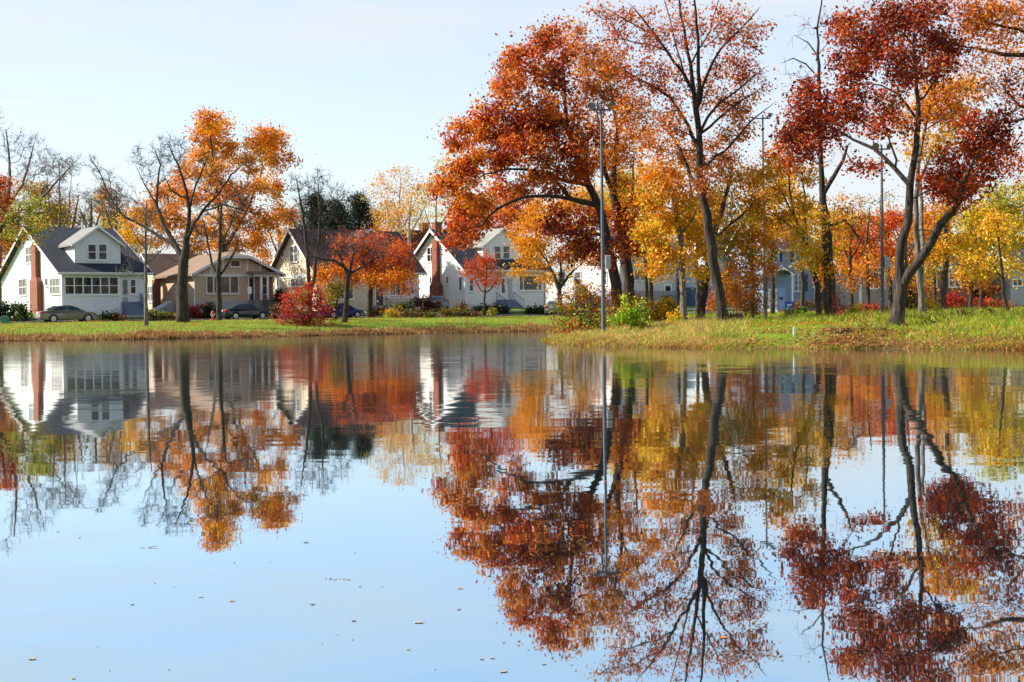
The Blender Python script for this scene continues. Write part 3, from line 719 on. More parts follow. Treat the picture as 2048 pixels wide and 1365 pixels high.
def rv(d): return [(e0, ys, ze - d), (c0, ys, zc - d), (c1, ys, zc - d), (e1, ys, ze - d), (e1, yb, ze - d), (xm, yb, zr - d), (e0, yb, ze - d), (xm, ys + 2.0, zr - d)]
vs_ = rv(0) + rv(.2); top_f = [(0, 1, 7, 5, 6), (1, 2, 7), (2, 3, 4, 5, 7)]
rb.add(vs_, top_f + [tuple(i + 8 for i in f[::-1]) for f in top_f] + [(i, i + 8, j + 8, j) for i, j in ((0, 1), (1, 2), (2, 3), (3, 4), (4, 5), (5, 6), (6, 0))])
h.part('roof', rb, ROOF_TAN)
bw = .26
def board(p, q): return [(p[0], p[1] + .03), (q[0], q[1] + .03), (q[0], q[1] - bw), (p[0], p[1] - bw)]
for p, q in (((e0, ze), (c0, zc)), ((c0 + .005, zc), (c1 - .005, zc)), ((c1, zc), (e1, ze))): h.part('bargeboard', MB().prism(board(p, q), 'y', ys - .06, ys - .003), TRIM_L)
zf = h.front(470, 551)[1]; h.part('frieze', MB().box(-.05, L + .05, -.05, 0, zf - .14, zf + .14), TRIM_L)
for px in (421, 446, 494, 520):
    x = h.front(px, 530)[0]; zt = min(zc - .25, ze + sl * (min(x - e0, e1 - x)) - .2); h.part('trim_strip', MB().box(x - .09, x + .09, -.042, 0, zf + .14, zt), TRIM_L)
for px in (496, 521, 405):
    x = h.front(px, 530)[0]; zt = ze + sl * (min(x - e0, e1 - x)) - .22; zt = min(zt, zc - .2)
    h.part('eave_bracket', MB().bar((x, -.03, zt - .5), (x, -.5, zt - .03), .05, 4), TRIM_L)
w_ = h.window('front', (414, 554, 475.5, 586), 1, 1, 0, .13, GLASS_WARM, trim=TRIM_L)
u0, u1, z0, z1 = h.rect('front', (414, 554, 475.5, 586))
for px in (427, 459.5): x = h.front(px, 570)[0]; MB().box(x - .07, x + .07, -.065, -.031, z0, z1).build('mullion', TRIM_L, w_)
h.window('front', (461.5, 522, 479, 533), 1, 1, 0, .1, GLASS, trim=TRIM_L)
xd0 = h.front(496, 580)[0]; zp = h.front(505, 601)[1]; zl = zf - .15
h.part('porch_wall', MB().box(xd0, L - .15, -.02, -.004, zp, zl), paint('porch_wall_brown', (.27, .13, .10), .6))
door(h, 'front', (498, 555, 507, 600.5), paint('door_dark', (.03, .03, .035), .4), -.02, (.45, .9))
h.window('front', (525, 556, 534, 588), 1, 2, -.02, .09, GLASS_WARM, trim=TRIM_L)
h.part('porch_floor', MB().box(xd0, L, -1.6, -.03, -.35, zp), paint('porch_floor', (.2, .17, .16), .7))
porch_cols(h, [xd0 + .75, L - 1.3, L - .12], -1.45, zp, zl); h.part('porch_beam', MB().box(xd0, L + .02, -1.58, -1.34, zl, zl + .26), TRIM_L)
h.part('porch_roof', MB().prism([(-1.75, zl + .26), (-.06, zl + .55), (-.06, zl + .3), (-1.75, zl + .2)], 'x', xd0 - .1, L + .3), ROOF_TAN)
h.steps(xd0 + .9, L - .2, zp, 5, 1.6, paint('steps_brown', (.11, .095, .09), .8), -1.6)
h.railing(xd0 + .85, -1.6, -3.1, zp, .1); h.railing(L - .25, -1.6, -3.1, zp, .1)
h.part('foundation', MB().box(-.03, xd0 - .01, -.035, 0, -.4, h.front(450, 603)[1]), paint('foundation_lilac', (.36, .32, .34), .8))
h.part('downspout', MB().bar((-.06, -.1, -.2), (-.06, -.1, ze - .5), .05).bar((-.06, -.1, ze - .5), (e0 + .1, -.5, ze - .15), .05), WHITE)
h.window('side', (3.6, 4.8, 1.5, 2.5), 1, 2, 0, .1, GLASS, True)
stack(h, .5, 1.0, 4.4, 5.0, ze - .2, ze + 1.0, BRICK)
h.part('leaning_panel', MB().prism([(-2.1, -.3), (0, -.3), (0, 1.15), (-.1, 1.2), (-2.1, .1)], 'y', 5.6, 7.4), paint('panel_grey_white', (.55, .58, .58), .6))  # slanted white panel against the side wall, its actual use not known
h.part('brick_pier', MB().box(-1.0, -.35, 8.2, 8.9, -.4, ze - .3), BRICK)

# --- tan shingled house with steep gable
h = House('house', 'tan shingled house with a steep white edged gable and brown roof, behind the red shrub', 634, 140, TH)
S_SH = siding('shingle_tan', (.76, .61, .42), .17, True); ROOF_BR = roofing('roof_dark_brown', (.12, .07, .06))
yr, zr = h.side(577, 457.5, -.55); W = 2 * yr; ze = h.front(845, 546, -.6)[1]; L = h.front(838, 560)[0]
print('shingle house L %.1f W %.1f ze %.1f zr %.1f' % (L, W, ze, zr))
side_gable(h, L, W, ze, zr, S_SH, ROOF_BR, .6, .6, paint('trim_cream', (.68, .63, .55), .5), None, .5, .2, .34)
for r, c, rw in (((581, 493, 596.5, 523), 2, 2), ((564, 505, 567.5, 514), 1, 1), ((554.5, 559, 560.5, 573), 1, 1), ((583, 558, 608, 572), 3, 1)): h.window('side', r, c, rw, 0, .1, GLASS_PALE)
zb = h.side(580, 553.5)[1]; h.part('belt_board', MB().box(-.06, 0, -.05, W + .05, zb - .14, zb + .14), WHITE)
YD = 1.2; dx0, dx1 = h.front(700, 500, YD)[0], h.front(778, 500, YD)[0]; dzr = h.front(732, 458, YD)[1]
dormer(h, dx0, dx1, YD, ze + .6, dzr - 1.7, dzr, 4.5, paint('dormer_lilac', (.45, .38, .38), .6), roofing('roof_light_brown', (.24, .14, .11), .18))
h.window('front', (728, 486, 742, 512), 2, 2, YD)
h.part('porch_wall', MB().box(L - 4.2, L - .05, -.05, -.003, 1.3, ze - .3), WHITE)
h.window('front', (L - 3.6, L - 1.8, 1.7, 3.0), 3, 1, -.05, .1, GLASS, True); door(h, 'front', (L - 5.4, L - 4.5, .6, 2.75), paint('door_dark2', (.04, .05, .05), .5), 0, (.4, .9), True)
h.steps(L - 5.7, L - 4.2, .6, 3, 1.0, CONC); h.railing(L - 4.2, 0, -1.1, .6, .05)
h.window('front', (1.2, 4.2, 1.3, 2.9), 3, 1, 0, .12, GLASS, True); stack(h, L * .47, L * .47 + .6, W / 2 + .3, W / 2 + .9, zr - .8, zr + .4, BRICK)
ROOF_GREEN = roofing('roof_dark_green', (.040, .058, .066))

# --- white house with outside chimney
h = House('house', 'white house with dark roof and a tall red brick chimney on its gable wall', 931.5, 148, TH)
yr, zr = h.side(860, 458.5, -.5); W = 2 * yr; ze = h.front(1000, 540, -.5)[1]; L = h.front(1091, 560)[0]
print('chimney house L %.1f W %.1f ze %.1f zr %.1f' % (L, W, ze, zr))
side_gable(h, L, W, ze, zr, siding('siding_white_wide', (.77, .755, .75), .2), ROOF_GREEN, .5, .5, None, None, .5, .2, .34)
y0, y1 = h.side(880, 540)[0], h.side(870, 540)[0]; w0, w1 = h.side(886, 585)[0], h.side(867, 585)[0]
chimney_side(h, y0, y1, -.4, h.side(873, 480)[1], .42, BRICK, (w0, w1), h.side(875, 563)[1])
x0 = h.front(871, 462, W / 2 - .4)[0]; x1 = h.front(884, 462, W / 2 - .4)[0]; stack(h, x0, x1, W / 2 - .4, W / 2 + .4, zr - 1.0, h.front(877, 446, W / 2 - .4)[1], BRICK)
for r, c, rw in (((855.5, 496, 868, 523), 2, 2), ((860.5, 555, 863.5, 567), 1, 1), ((893, 554, 896.5, 566.5), 1, 1), ((919.5, 555, 924.5, 581), 1, 1)): h.window('side', r, c, rw, 0, .08, GLASS if r[0] < 900 else GLASS_WARM)
YD = 1.4; dx0, dx1 = h.front(966, 510, YD)[0], h.front(1045, 510, YD)[0]; dzr = h.front(1008, 456, YD - .35)[1]; dze = h.front(963, 493, YD - .35)[1]; dzb = h.front(990, 524, YD)[1]
dormer(h, dx0, dx1, YD, dzb, dze, dzr, 4.6, MATS['siding_white_wide'], roofing('roof_grey_green', (.25, .27, .25), .12), trim=paint('trim_lilac', (.6, .57, .62), .5))
for r in ((988.5, 493.5, 1000.5, 518), (1006, 493.5, 1018, 518)): h.window('front', r, 1, 2, YD, .1, GLASS_WARM)
h.window('front', (939, 556, 945.5, 582), 1, 2); pic = h.window('front', (1039, 553, 1082, 580), 1, 1, 0, .12, GLASS_WARM)
u0, u1, z0, z1 = h.rect('front', (1039, 553, 1082, 580))
for px in (1046, 1075.5): x = h.front(px, 565)[0]; MB().box(x - .06, x + .06, -.075, -.031, z0, z1).build('mullion', WHITE, pic)
zp = h.front(1010, 600)[1]; door(h, 'front', (1001.5, 556, 1011, 599.5), paint('door_white', (.7, .7, .7), .5), 0, (.3, .95))
h.part('beige_band', MB().box(h.front(945, 550)[0] + .2, L, -.03, 0, ze - .85, ze - .32), paint('band_beige', (.5, .44, .37), .6))
h.part('porch_pier', MB().box(h.front(1017, 575)[0], h.front(1024, 575)[0], -.1, 0, zp, ze - .86), paint('pier_grey', (.42, .42, .46), .6))
sx0, sx1 = h.front(993, 603)[0], h.front(1028, 603)[0]; h.steps(sx0, sx1, zp, 5, 1.9, STEP_BLUE); h.railing(sx0, 0, -1.9, zp, .1); h.railing(sx1, 0, -1.9, zp, .1)
h.part('downspout', MB().bar((L - .15, -.08, -.2), (L - .15, -.08, ze - .4), .045), paint('downspout_grey', (.2, .2, .22), .5))

# --- brown roofed house behind
h = House('house', 'brown roofed house peeking out between the shingled house and the chimney house', 826, 176, TH)
yr, zr = h.side(811, 457, -.4); yr = 3.6
side_gable(h, 9.0, 7.2, zr - 4.2, zr, siding('siding_pale_yellow', (.55, .52, .42)), roofing('roof_red_brown', (.15, .06, .045)))
stack(h, 3.6, 4.6, 3.2, 4.2, zr - .5, zr + .9, BRICK); h.window('side', (2.8, 4.2, zr - 3.4, zr - 2.0), 2, 2, 0, .1, GLASS_PALE, True)

# --- two storey white house behind the oak
h = House('house', 'two storey white house with a grey lilac upper floor behind the big orange oak', 1240, 150, TH)
zr2 = h.front(1290, 448)[1]; ze2 = h.front(1290, 505)[1]
side_gable(h, 8.4, 8.0, ze2, zr2, siding('siding_lilac_white', (.60, .55, .54)), roofing('roof_lilac_grey', (.20, .18, .21), .15))
h.window('front', (1269, 540, 1311, 560), 4, 1, 0, .14, GLASS_PALE); h.window('front', (1296, 480, 1306, 499), 1, 2); h.window('front', (1264, 480, 1274, 499), 1, 2)
h.part('belt_board', MB().box(0, 8.4, -.2, 0, h.front(1290, 531)[1] - .1, h.front(1290, 531)[1] + .15), paint('roof_edge_grey', (.3, .29, .3), .6))
for r in ((1150, 545, 1162, 570), (1118, 545, 1130, 570), (1205, 545, 1214, 570)): h.window('side', r, 1, 2, 0, .1, GLASS_PALE)
h.part('foundation', MB().box(-.05, 8.45, -.06, 8.05, -.4, h.front(1290, 582)[1]), paint('foundation_mauve', (.33, .27, .32), .8))
door(h, 'front', (6.6, 7.6, .5, 2.6), MATS['door_white'], 0, (.5, .9), True)

# --- pale blue house with blue base
h = House('house', 'pale blue house with a deep blue base showing between the trunks', 1419, 152, TH)
zb = h.side(1395, 575)[1]
side_gable(h, 6.5, 7.5, 5.6, 8.4, siding('siding_pale_blue', (.55, .68, .76), .2), roofing('roof_blue_grey', (.12, .13, .16)))
h.part('base_panel', MB().box(-.05, 0, 0, 7.5, -.4, zb).box(-.05, 6.5, -.05, 0, -.4, zb), siding('siding_deep_blue', (.07, .15, .27), .2))
h.window('side', (1.0, 2.2, zb + .15, zb + 1.7), 1, 3, 0, .12, GLASS_PALE, True); h.window('front', (1.5, 3.0, zb + .1, zb + 1.5), 2, 2, 0, .1, GLASS, True)

# --- blue house with arched portico
h = House('house', 'blue two storey house with shutters and a white arched portico', 1531, 146, 20)
S_BLUE = siding('siding_blue', (.20, .28, .41), .15); L = h.front(1630, 550)[0]; ze = h.front(1580, 499, -.4)[1]; zr = h.front(1580, 438, 4.0)[1]
print('blue house L %.1f ze %.1f zr %.1f' % (L, ze, zr))
side_gable(h, L, 8.0, ze, zr, S_BLUE, roofing('roof_violet_grey', (.115, .115, .17)), .4, .35)
SHUT = paint('shutter_navy', (.02, .045, .13), .6); TR_B = paint('trim_pale_blue', (.58, .62, .72), .5, 0, .05)
for r in ((1547, 501, 1556, 524), (1590.5, 501, 1600, 524)): h.window('front', r, 1, 2, 0, .1, GLASS_PALE, trim=TR_B)
for r in ((1558, 501, 1564.5, 524), (1581, 501, 1587, 524), (1538, 501, 1544.5, 524), (1602.5, 501, 1608, 524), (1607.5, 549, 1615, 582)):
    u0, u1, z0, z1 = h.rect('front', r); mb = MB().box(u0, u1, -.05, 0, z0, z1)
    for k in range(9): z = z0 + (z1 - z0) * (k + .5) / 9; mb.box(u0 + .04, u1 - .04, -.07, -.05, z - .03, z + .03)
    h.part('shutter', mb, SHUT)
h.window('front', (1588, 550.5, 1604, 581.5), 2, 3, 0, .12, GLASS_PALE, trim=TR_B)
px0, px1 = h.front(1548, 560, -1.3)[0], h.front(1585, 560, -1.3)[0]; zg = h.front(1566, 533, -1.3)[1]; zl = h.front(1566, 548, -1.3)[1]; pf = .35
xm = (px0 + px1) / 2; rad_ = (px1 - px0) / 2 - .12
poly = [(px0 - .25, zl - .1), (px0 - .25, zl), (xm, zg), (px1 + .25, zl), (px1 + .25, zl - .1), (px1 - .12, zl - .15)] + [(xm + rad_ * math.cos(a_), zl - .15 + rad_ * .55 * math.sin(a_)) for a_ in np.linspace(.05, math.pi - .05, 11)] + [(px0 + .12, zl - .15)]
po = h.part('portico', MB().prism(poly, 'y', -1.32, -1.2), WHITE)
MB().gable('y', -1.36, -.003, px0 - .32, px1 + .32, zl + .06, zg + .12, .1).build('portico_roof', MATS['roof_violet_grey'], po)
for x in (px0, px1): MB().bar((x, -1.26, pf), (x, -1.26, zl - .12), .09, 10).build('column', WHITE, po)
h.part('porch_floor', MB().box(px0 - .2, px1 + .2, -1.45, -.003, -.4, pf), CONC); h.steps(px0, px1, pf, 2, .6, CONC, -1.45)
door(h, 'front', (xm - 1.0, xm - .1, pf, pf + 2.1), MATS['door_white'], 0, (.55, .9), True); h.part('storm_panel', MB().box(xm + .15, xm + 1.0, -.05, 0, pf, pf + 2.3), paint('panel_blue', (.25, .38, .6), .5))
h.part('mailbox', MB().box(xm + .35, xm + .65, -.17, -.05, pf + 1.0, pf + 1.25), IRON, bevel=.02)
for x in (.08, L - .08): h.part('corner_board', MB().box(x - .08, x + .08, -.045, 0, -.3, ze - .3), TR_B)

# --- beige house beyond the trunks
h = House('house', 'beige stucco house with brown roof beside the blue house', 1681, 146, 18)
L = h.front(1790, 560)[0]; ze = h.front(1700, 534)[1]
side_gable(h, L, 8.0, ze, ze + 3.0, paint('stucco_beige', (.34, .27, .215), .8), roofing('roof_plum_brown', (.11, .085, .09)))
h.window('front', (1703.5, 541, 1711.5, 574), 1, 3, 0, .12, GLASS); h.window('front', (1735, 546, 1768, 576), 3, 1, 0, .12, glass('window_glass_red', (.10, .035, .03)))
h.part('pilaster', MB().box(h.front(1717, 560)[0], h.front(1722, 560)[0], -.15, 0, -.3, ze - .2), WHITE); h.part('foundation', MB().box(h.front(1722, 560)[0] + .01, L, -.06, 0, -.3, .55), paint('foundation_grey', (.3, .29, .3), .8))

# --- brick house
h = House('house', 'red brick house with a tall white framed window behind the crimson hedge', 1840, 148, 12)
L = h.front(1985, 560)[0]; ze = h.front(1900, 538)[1]
side_gable(h, L, 8.0, ze, ze + 3.2, brick('brick_orange', (.38, .13, .07)), roofing('roof_dark_grey', (.07, .07, .075)))
h.window('front', (1899, 547, 1920, 573), 2, 2, 0, .14, GLASS); h.window('front', (1852, 547, 1872, 572), 2, 2, 0, .14, GLASS)
h.part('downspout', MB().bar((h.front(1940, 560)[0], -.08, -.2), (h.front(1940, 560)[0], -.08, ze - .3), .07), paint('pipe_grey', (.4, .4, .42), .5)); door(h, 'front', (L - 2.2, L - 1.2, .2, 2.3), MATS['door_dark'], 0, (.5, .9), True)

# --- grey house at the right edge
h = House('house', 'pale grey house with a dark window at the right edge of the row', 2021, 150, 10)
side_gable(h, 9.0, 8.0, 4.6, 7.4, siding('siding_grey_cream', (.45, .43, .40)), MATS['roof_dark_grey'])
h.window('front', (2026, 560, 2043, 571), 2, 1, 0, .12, GLASS); h.window('front', (6.0, 7.6, 1.6, 3.0), 2, 2, 0, .12, GLASS, True)
# ---------------------------------------------------------------- vehicles
RUBBER = paint('tyre_rubber', (.02, .02, .02), .85); ALLOY = paint('alloy', (.55, .55, .56), .3, .8); RED_L = paint('lamp_red', (.45, .015, .015), .25)
CARGLASS = glass('car_glass', (.03, .045, .05), .03); PLATE = paint('plate_white', (.7, .7, .72), .5); CHROME = paint('lamp_clear', (.6, .6, .62), .2, .5)
def carpaint(name, col):
    m, t = newmat(name); p = t.n('ShaderNodeBsdfPrincipled', i_Roughness=.32, i_Metallic=.35); p.inputs['Base Color'].default_value = (*col, 1)
    p.inputs['Coat Weight'].default_value = 1.0; p.inputs['Coat Roughness'].default_value = .04
    n = t.noise(t.obj(), 2.0, 4); t.l(t.mix(n, tuple(v * .85 for v in col), tuple(v * 1.1 for v in col)), p.inputs['Base Color']); t.out(p.outputs[0]); return m
def car(name, label, x, y, theta, mat, hatch=False, L=4.7, lift=0.03):
    root = thing(name, label, 'car', (x, y, gz(x, y) + lift), math.radians(theta)); w = .88; k = L / 4.8; wb = (-1.38 * k, 1.42 * k); ra = .37
    def arch(cx_): return [(cx_ + ra * math.cos(a), .30 + ra * math.sin(a)) for a in np.linspace(0, math.pi, 9)]
    low = [(-2.36 * k, .28), (-2.4 * k, .5), (-2.37 * k, .72), (-2.28 * k, .93)] + ([(-1.9 * k, .98)] if not hatch else []) + [(-1.2 * k, .97), (0, .94), (.95 * k, .93), (1.6 * k, .86), (2.1 * k, .74), (2.32 * k, .62), (2.4 * k, .46), (2.36 * k, .28)]
    low += [(wb[1] + ra + .02, .2)] + arch(wb[1]) + [(wb[1] - ra - .02, .2), (wb[0] + ra + .02, .2)] + arch(wb[0]) + [(wb[0] - ra - .02, .2)]
    rows = [(-w, 0), (-w + .1, 0), (w - .1, 0), (w, 0)]; mb = MB(); n = len(low)
    def yw(xx, zz, s): # plan taper towards the ends and tuck under the sill
        t_ = max(0, abs(xx) / (2.4 * k) - .72) / .28; return s * (w - .22 * t_ ** 2 - (.05 if zz < .3 else 0) - (.04 if zz > .88 else 0))
    mb.add([(a, yw(a, b, -1), b) for a, b in low] + [(a, yw(a, b, 1), b) for a, b in low], [tuple(range(n)), tuple(range(n, 2 * n))[::-1]] + [(i, (i + 1) % n, n + (i + 1) % n, n + i) for i in range(n)])
    body = mb.build('body', mat, root, bevel=.05, smooth=False)
    cab = ([(-2.25, .93), (-2.1, 1.2), (-1.75, 1.42), (-.9, 1.5), (-.1, 1.49), (.45, 1.36), (1.35, .92)] if hatch else [(-1.78, .95), (-1.3, 1.22), (-.95, 1.37), (-.35, 1.44), (.15, 1.42), (.55, 1.28), (1.2, .93)])
    cab = [(a * k, b) for a, b in cab]; zt = max(b for _, b in cab)
    def cw(z): return .80 - .24 * (z - .93) / (zt - .93)
    mb = MB(); n = len(cab)
    mb.add([(a, -cw(b), b) for a, b in cab] + [(a, cw(b), b) for a, b in cab], [tuple(range(n)), tuple(range(n, 2 * n))[::-1]] + [(i, i + 1, n + i + 1, n + i) for i in range(n - 1)] + [(n - 1, 0, n, 2 * n - 1)])
    mb.build('cabin', mat, root, bevel=.03)
    def inset(i, f, o): # glass laid on the slope between profile points i and i+1
        (a0, b0), (a1, b1) = cab[i], cab[i + 1]; dx, dz = a1 - a0, b1 - b0; L_ = math.hypot(dx, dz); nx_, nz_ = -dz / L_ * o, dx / L_ * o
        p, q = (a0 + dx * .06, b0 + dz * .06), (a1 - dx * .02, b1 - dz * .02); vv = []
        for s in (0, .012):
            for (xx, zz) in (p, q):
                for sg in (-1, 1): vv.append((xx + nx_ * (1 + s * 60 * .0) + (nx_ / o) * s, sg * (cw(zz) - .07), zz + nz_ + (nz_ / o) * s))
        return vv
    for i_, nm in ((range(0, 2), 'rear_window'), (range(n - 2, n - 1), 'windscreen')):
        g = MB()
        for i in i_: g.add(inset(i, 0, .014), [(0, 1, 3, 2), (4, 6, 7, 5), (0, 2, 6, 4), (1, 5, 7, 3), (0, 4, 5, 1), (2, 3, 7, 6)])
        g.build(nm, CARGLASS, root)
    mid = -.22 * k
    for sg in (-1, 1):
        for lo_, hi_, in ((cab[0][0] + .42 * k, mid - .04), (mid + .04, cab[-1][0] - .28 * k)):
            def ztop(xx): return np.interp(xx, [a for a, _ in cab], [b for _, b in cab]) - .075
            xs_ = np.linspace(lo_, hi_, 7); pts = [(xx, 1.0) for xx in xs_] + [(xx, max(1.01, ztop(xx))) for xx in xs_[::-1]]; g = MB(); m_ = len(pts)
            g.add([(a, sg * (cw(b) + .004), b) for a, b in pts] + [(a, sg * (cw(b) + .014), b) for a, b in pts], [tuple(range(m_)), tuple(range(m_, 2 * m_))[::-1]] + [(i, (i + 1) % m_, m_ + (i + 1) % m_, m_ + i) for i in range(m_)])
            g.build('side_window', CARGLASS, root)
        MB().box(.78 * k, .95 * k, sg * .8, sg * .98, .95, 1.07).build('wing_mirror', mat, root, bevel=.03)
        for xx in (-.95 * k, .05 * k): MB().box(xx, xx + .18, sg * .86, sg * .895, .8, .83).build('handle', mat, root)
        MB().box(-2.4 * k, -2.1 * k, sg * .42, sg * (.80), .72, .9).build('tail_light', RED_L, root, bevel=.03)
        MB().box(2.12 * k, 2.33 * k, sg * .42, sg * .74, .58, .70).build('headlight', CHROME, root, bevel=.02)
        for cx_ in wb:
            ty = MB().lathe([(.20, -.1), (.30, -.1), (.325, -.07), (.325, .07), (.30, .1), (.20, .1)], 20, (0, 0, 0), 'y').build('wheel', RUBBER, root, loc=(cx_, sg * (w - .11), .325))
            rm = MB().lathe([(.215, -.02), (.215, .02)], 20, (0, sg * .085, 0), 'y')
            for q in range(5): a = 2 * math.pi * q / 5; rm.bar((.03 * math.cos(a), sg * .112, .03 * math.sin(a)), (.2 * math.cos(a), sg * .112, .2 * math.sin(a)), .022, 4)
            rm.build('rim', ALLOY, ty)
    MB().box(-2.425 * k, -2.38 * k, -.26, .26, .74 if not hatch else .8, .86 if not hatch else .92).build('number_plate', PLATE, root)
    MB().box(-2.43 * k, -2.3 * k, -.78, .78, .36, .46).build('bumper', mat, root, bevel=.03)
    return root
def park(name, label, px, D, theta, mat, **k): return car(name, label, xw(px, D), D, theta, mat, **k)
park('car', 'beige metallic sedan parked in front of the white porch house', 135, 112.5, 36, carpaint('car_beige', (.20, .165, .14)), L=4.9)
park('car', 'black sedan parked by the red hydrant and tan bungalow', 490, 123.6, 37, carpaint('car_black', (.012, .014, .03)), L=4.6)
park('car', 'blue hatchback half hidden behind the red shrub and tree trunk', 683, 131.5, 33, carpaint('car_blue', (.02, .035, .22)), hatch=True, L=4.4)
park('car', 'dark saloon seen from behind in the driveway beside the chimney house', 876, 144, 82, carpaint('car_dark', (.02, .02, .03)), L=4.7)
park('car', 'silver grey car seen from behind beside the hedge and colourful shrub', 1112, 138, 78, carpaint('car_silver', (.16, .16, .17)), L=4.6)

# ---------------------------------------------------------------- street furniture
POLE = paint('galvanised', (.085, .10, .12), .55, .1, .15); RED_P = paint('hydrant_red', (.5, .02, .015), .4); SILV = paint('lamp_housing', (.16, .175, .19), .45, .2)
def floodlight_pole(label, px, ytop, D, wpx, box=None, heads=((-1, -12), (1, 12)), ybase=None):
    x = xw(px, D); z0 = gz(x, D); top = at(px, ytop, D); r = wpx * D / F_PX / 2; H = top[2] - z0; root = thing('light_pole', label, 'light pole', (x, D, z0))
    dx = top[0] - x
    MB().lathe([(r * 1.15, -.3), (r * 1.1, 1.0), (r * .75, H * .7), (r * .55, H)], 12).build('pole', POLE, root, smooth=False)
    MB().box(-.44, .44, -.04, .04, H - .26, H - .19).build('crossarm', POLE, root)
    for i, (sg, yaw) in enumerate(heads):
        hd = MB().lathe([(.06, -.22), (.09, -.16), (.14, -.04), (.22, .12), (.235, .15), (.21, .15), (.11, -.02)], 16).build('lamp_head', SILV, root)
        hd.location = (sg * .4, -.16, H - .02); hd.scale = (.78, .78, .78); hd.rotation_euler = (math.radians(125), 0, math.radians(yaw * 2))
        MB().lathe([(.02, .115), (.205, .115), (.205, .13), (.02, .135)], 16).build('lens', glass('lamp_lens', (.25, .26, .27), .1), hd)
        MB().bar((sg * .4, -.02, H - .22), (sg * .4, -.14, H - .04), .03, 6).build('bracket', POLE, root)
    if box:
        b0, b1 = at(box[0], box[3], D), at(box[2], box[1], D)
        c = MB().box(b0[0] - x, b1[0] - x, -.16, .16, b0[2] - z0, b1[2] - z0).build('control_box', paint('box_grey', (.42, .44, .44), .5), root, bevel=.02)
        MB().box(b0[0] - x + .05, b1[0] - x - .05, -.175, -.16, b0[2] - z0 + .08, b1[2] - z0 - .08).build('box_door', paint('box_door_grey', (.36, .38, .39), .5), c)
        MB().box(r * .6, b0[0] - x + .01, -.04, .04, b0[2] - z0 + .1, b0[2] - z0 + .2).build('bracket', POLE, root)
    return root
floodlight_pole('tall grey light pole with twin lamps standing in front of the big oak', 1207, 210, 61, 7.6, (1210.5, 511, 1221, 538), ((-1, -12), (1, 10)))
floodlight_pole('grey light pole with two floodlights rising behind the yellow trees', 1529, 230, 84, 6, None, ((.6, 30), (1.1, 40)))
floodlight_pole('grey light pole with pale box left of the forked dark trunk', 1765.5, 290, 70, 7, (1768, 514, 1779, 535), ((-.8, -12), (.8, 12)))

x, y = xw(426, 116), 116.0; hy = thing('fire_hydrant', 'red fire hydrant with white cap on the verge behind the black sedan', 'fire hydrant', (x, y, gz(x, y)))
MB().lathe([(.2, -.1), (.2, .06), (.13, .08), (.13, .58), (.17, .6), (.17, .64), (.14, .68), (.11, .76), (.04, .8), (.04, .86)], 14).build('barrel', RED_P, hy)
for s in (-1, 1): MB().lathe([(.07, 0), (.07, .14), (.09, .14), (.09, .19)], 10, (0, 0, 0), 'x').build('outlet_cap', PLATE, hy, loc=(0, 0, .48), rotz=0 if s > 0 else math.pi)
MB().lathe([(.09, 0), (.09, .12), (.11, .12), (.11, .17)], 10, (0, 0, 0), 'x').build('pumper_cap', PLATE, hy, loc=(0, 0, .42), rotz=-math.pi / 2)
x, y = xw(500.5, 126.5), 126.5; z = gz(x, y); sp = thing('sign_post', 'narrow white sign on a thin post behind the black sedan', 'sign', (x, y, z)); zt = at(500, 574.5, y)[2] - z; zb = at(500, 588, y)[2] - z
MB().box(-.03, .03, 0, .05, -.3, zt - .05).build('post', POLE, sp); MB().box(-.19, .19, -.03, -.002, zb, zt).build('sign_panel', PLATE, sp, bevel=.008)
x, y = xw(10, 104), 104.0; ub = thing('utility_box', 'green utility pedestal on the grass at the left edge', 'utility box', (x, y, gz(x, y)))
MB().prism([(-.26, -.1), (.26, -.1), (.22, .55), (-.22, .62)], 'y', -.24, .24).build('cabinet', paint('utility_green', (.03, .16, .10), .5), ub, bevel=.02)
MB().box(-.3, .3, -.28, .28, .0, .05).build('plinth', CONC, ub)
x, y = xw(1588, 47), 47.0; st = thing('marker_stake', 'short white stake at the edge of the mown grass', 'stake', (x, y, gz(x, y)))
MB().box(-.035, .035, -.03, .03, -.2, .28).build('post', WHITE, st, bevel=.008); MB().prism([(-.035, .28), (.035, .28), (0, .33)], 'y', -.03, .03).build('tip', WHITE, st)
x, y = xw(1579, 128), 128.0; ys_ = thing('yard_sign', 'blue yard sign with a white mark on the lawn of the blue house', 'yard sign', (x, y, gz(x, y)), math.radians(12))
MB().box(-.48, .48, -.02, .02, .35, 1.05).build('sign_panel', paint('sign_blue', (.02, .06, .42), .5), ys_)
MB().prism([(-.25, .68), (.02, .62), (.25, .74), (.22, .84), (0, .74), (-.24, .8)], 'y', -.035, -.021).build('white_mark', PLATE, ys_)
for s in (-.35, .35): MB().bar((s, 0, -.2), (s, 0, .36), .02).build('leg', IRON, ys_)
x, y = xw(1473, 57), 57.0; zt = at(1473, 628.5, y)[2] - gz(x, y); sm = thing('tree_stump', 'weathered cut tree stump beside the tall leaning trunk', 'stump', (x, y, gz(x, y)))
rng = np.random.default_rng(4); mb = MB(); n = 26; prof = [(.36, -.3), (.35, .1), (.29, zt * .5), (.275, zt)]; vs_ = []
for r, z in prof:
    for k in range(n): a = 2 * math.pi * k / n; q = r * (1 + .10 * math.sin(k * 2.9) + .06 * math.sin(5 * a)); vs_.append((q * math.cos(a), q * math.sin(a), z + (.05 * math.sin(3 * a) if z == zt else 0)))
mb.add(vs_, [(i * n + k, i * n + (k + 1) % n, (i + 1) * n + (k + 1) % n, (i + 1) * n + k) for i in range(3) for k in range(n)]); mb.build('bark_ring', bark('bark_stump', (.10, .06, .045)), sm)
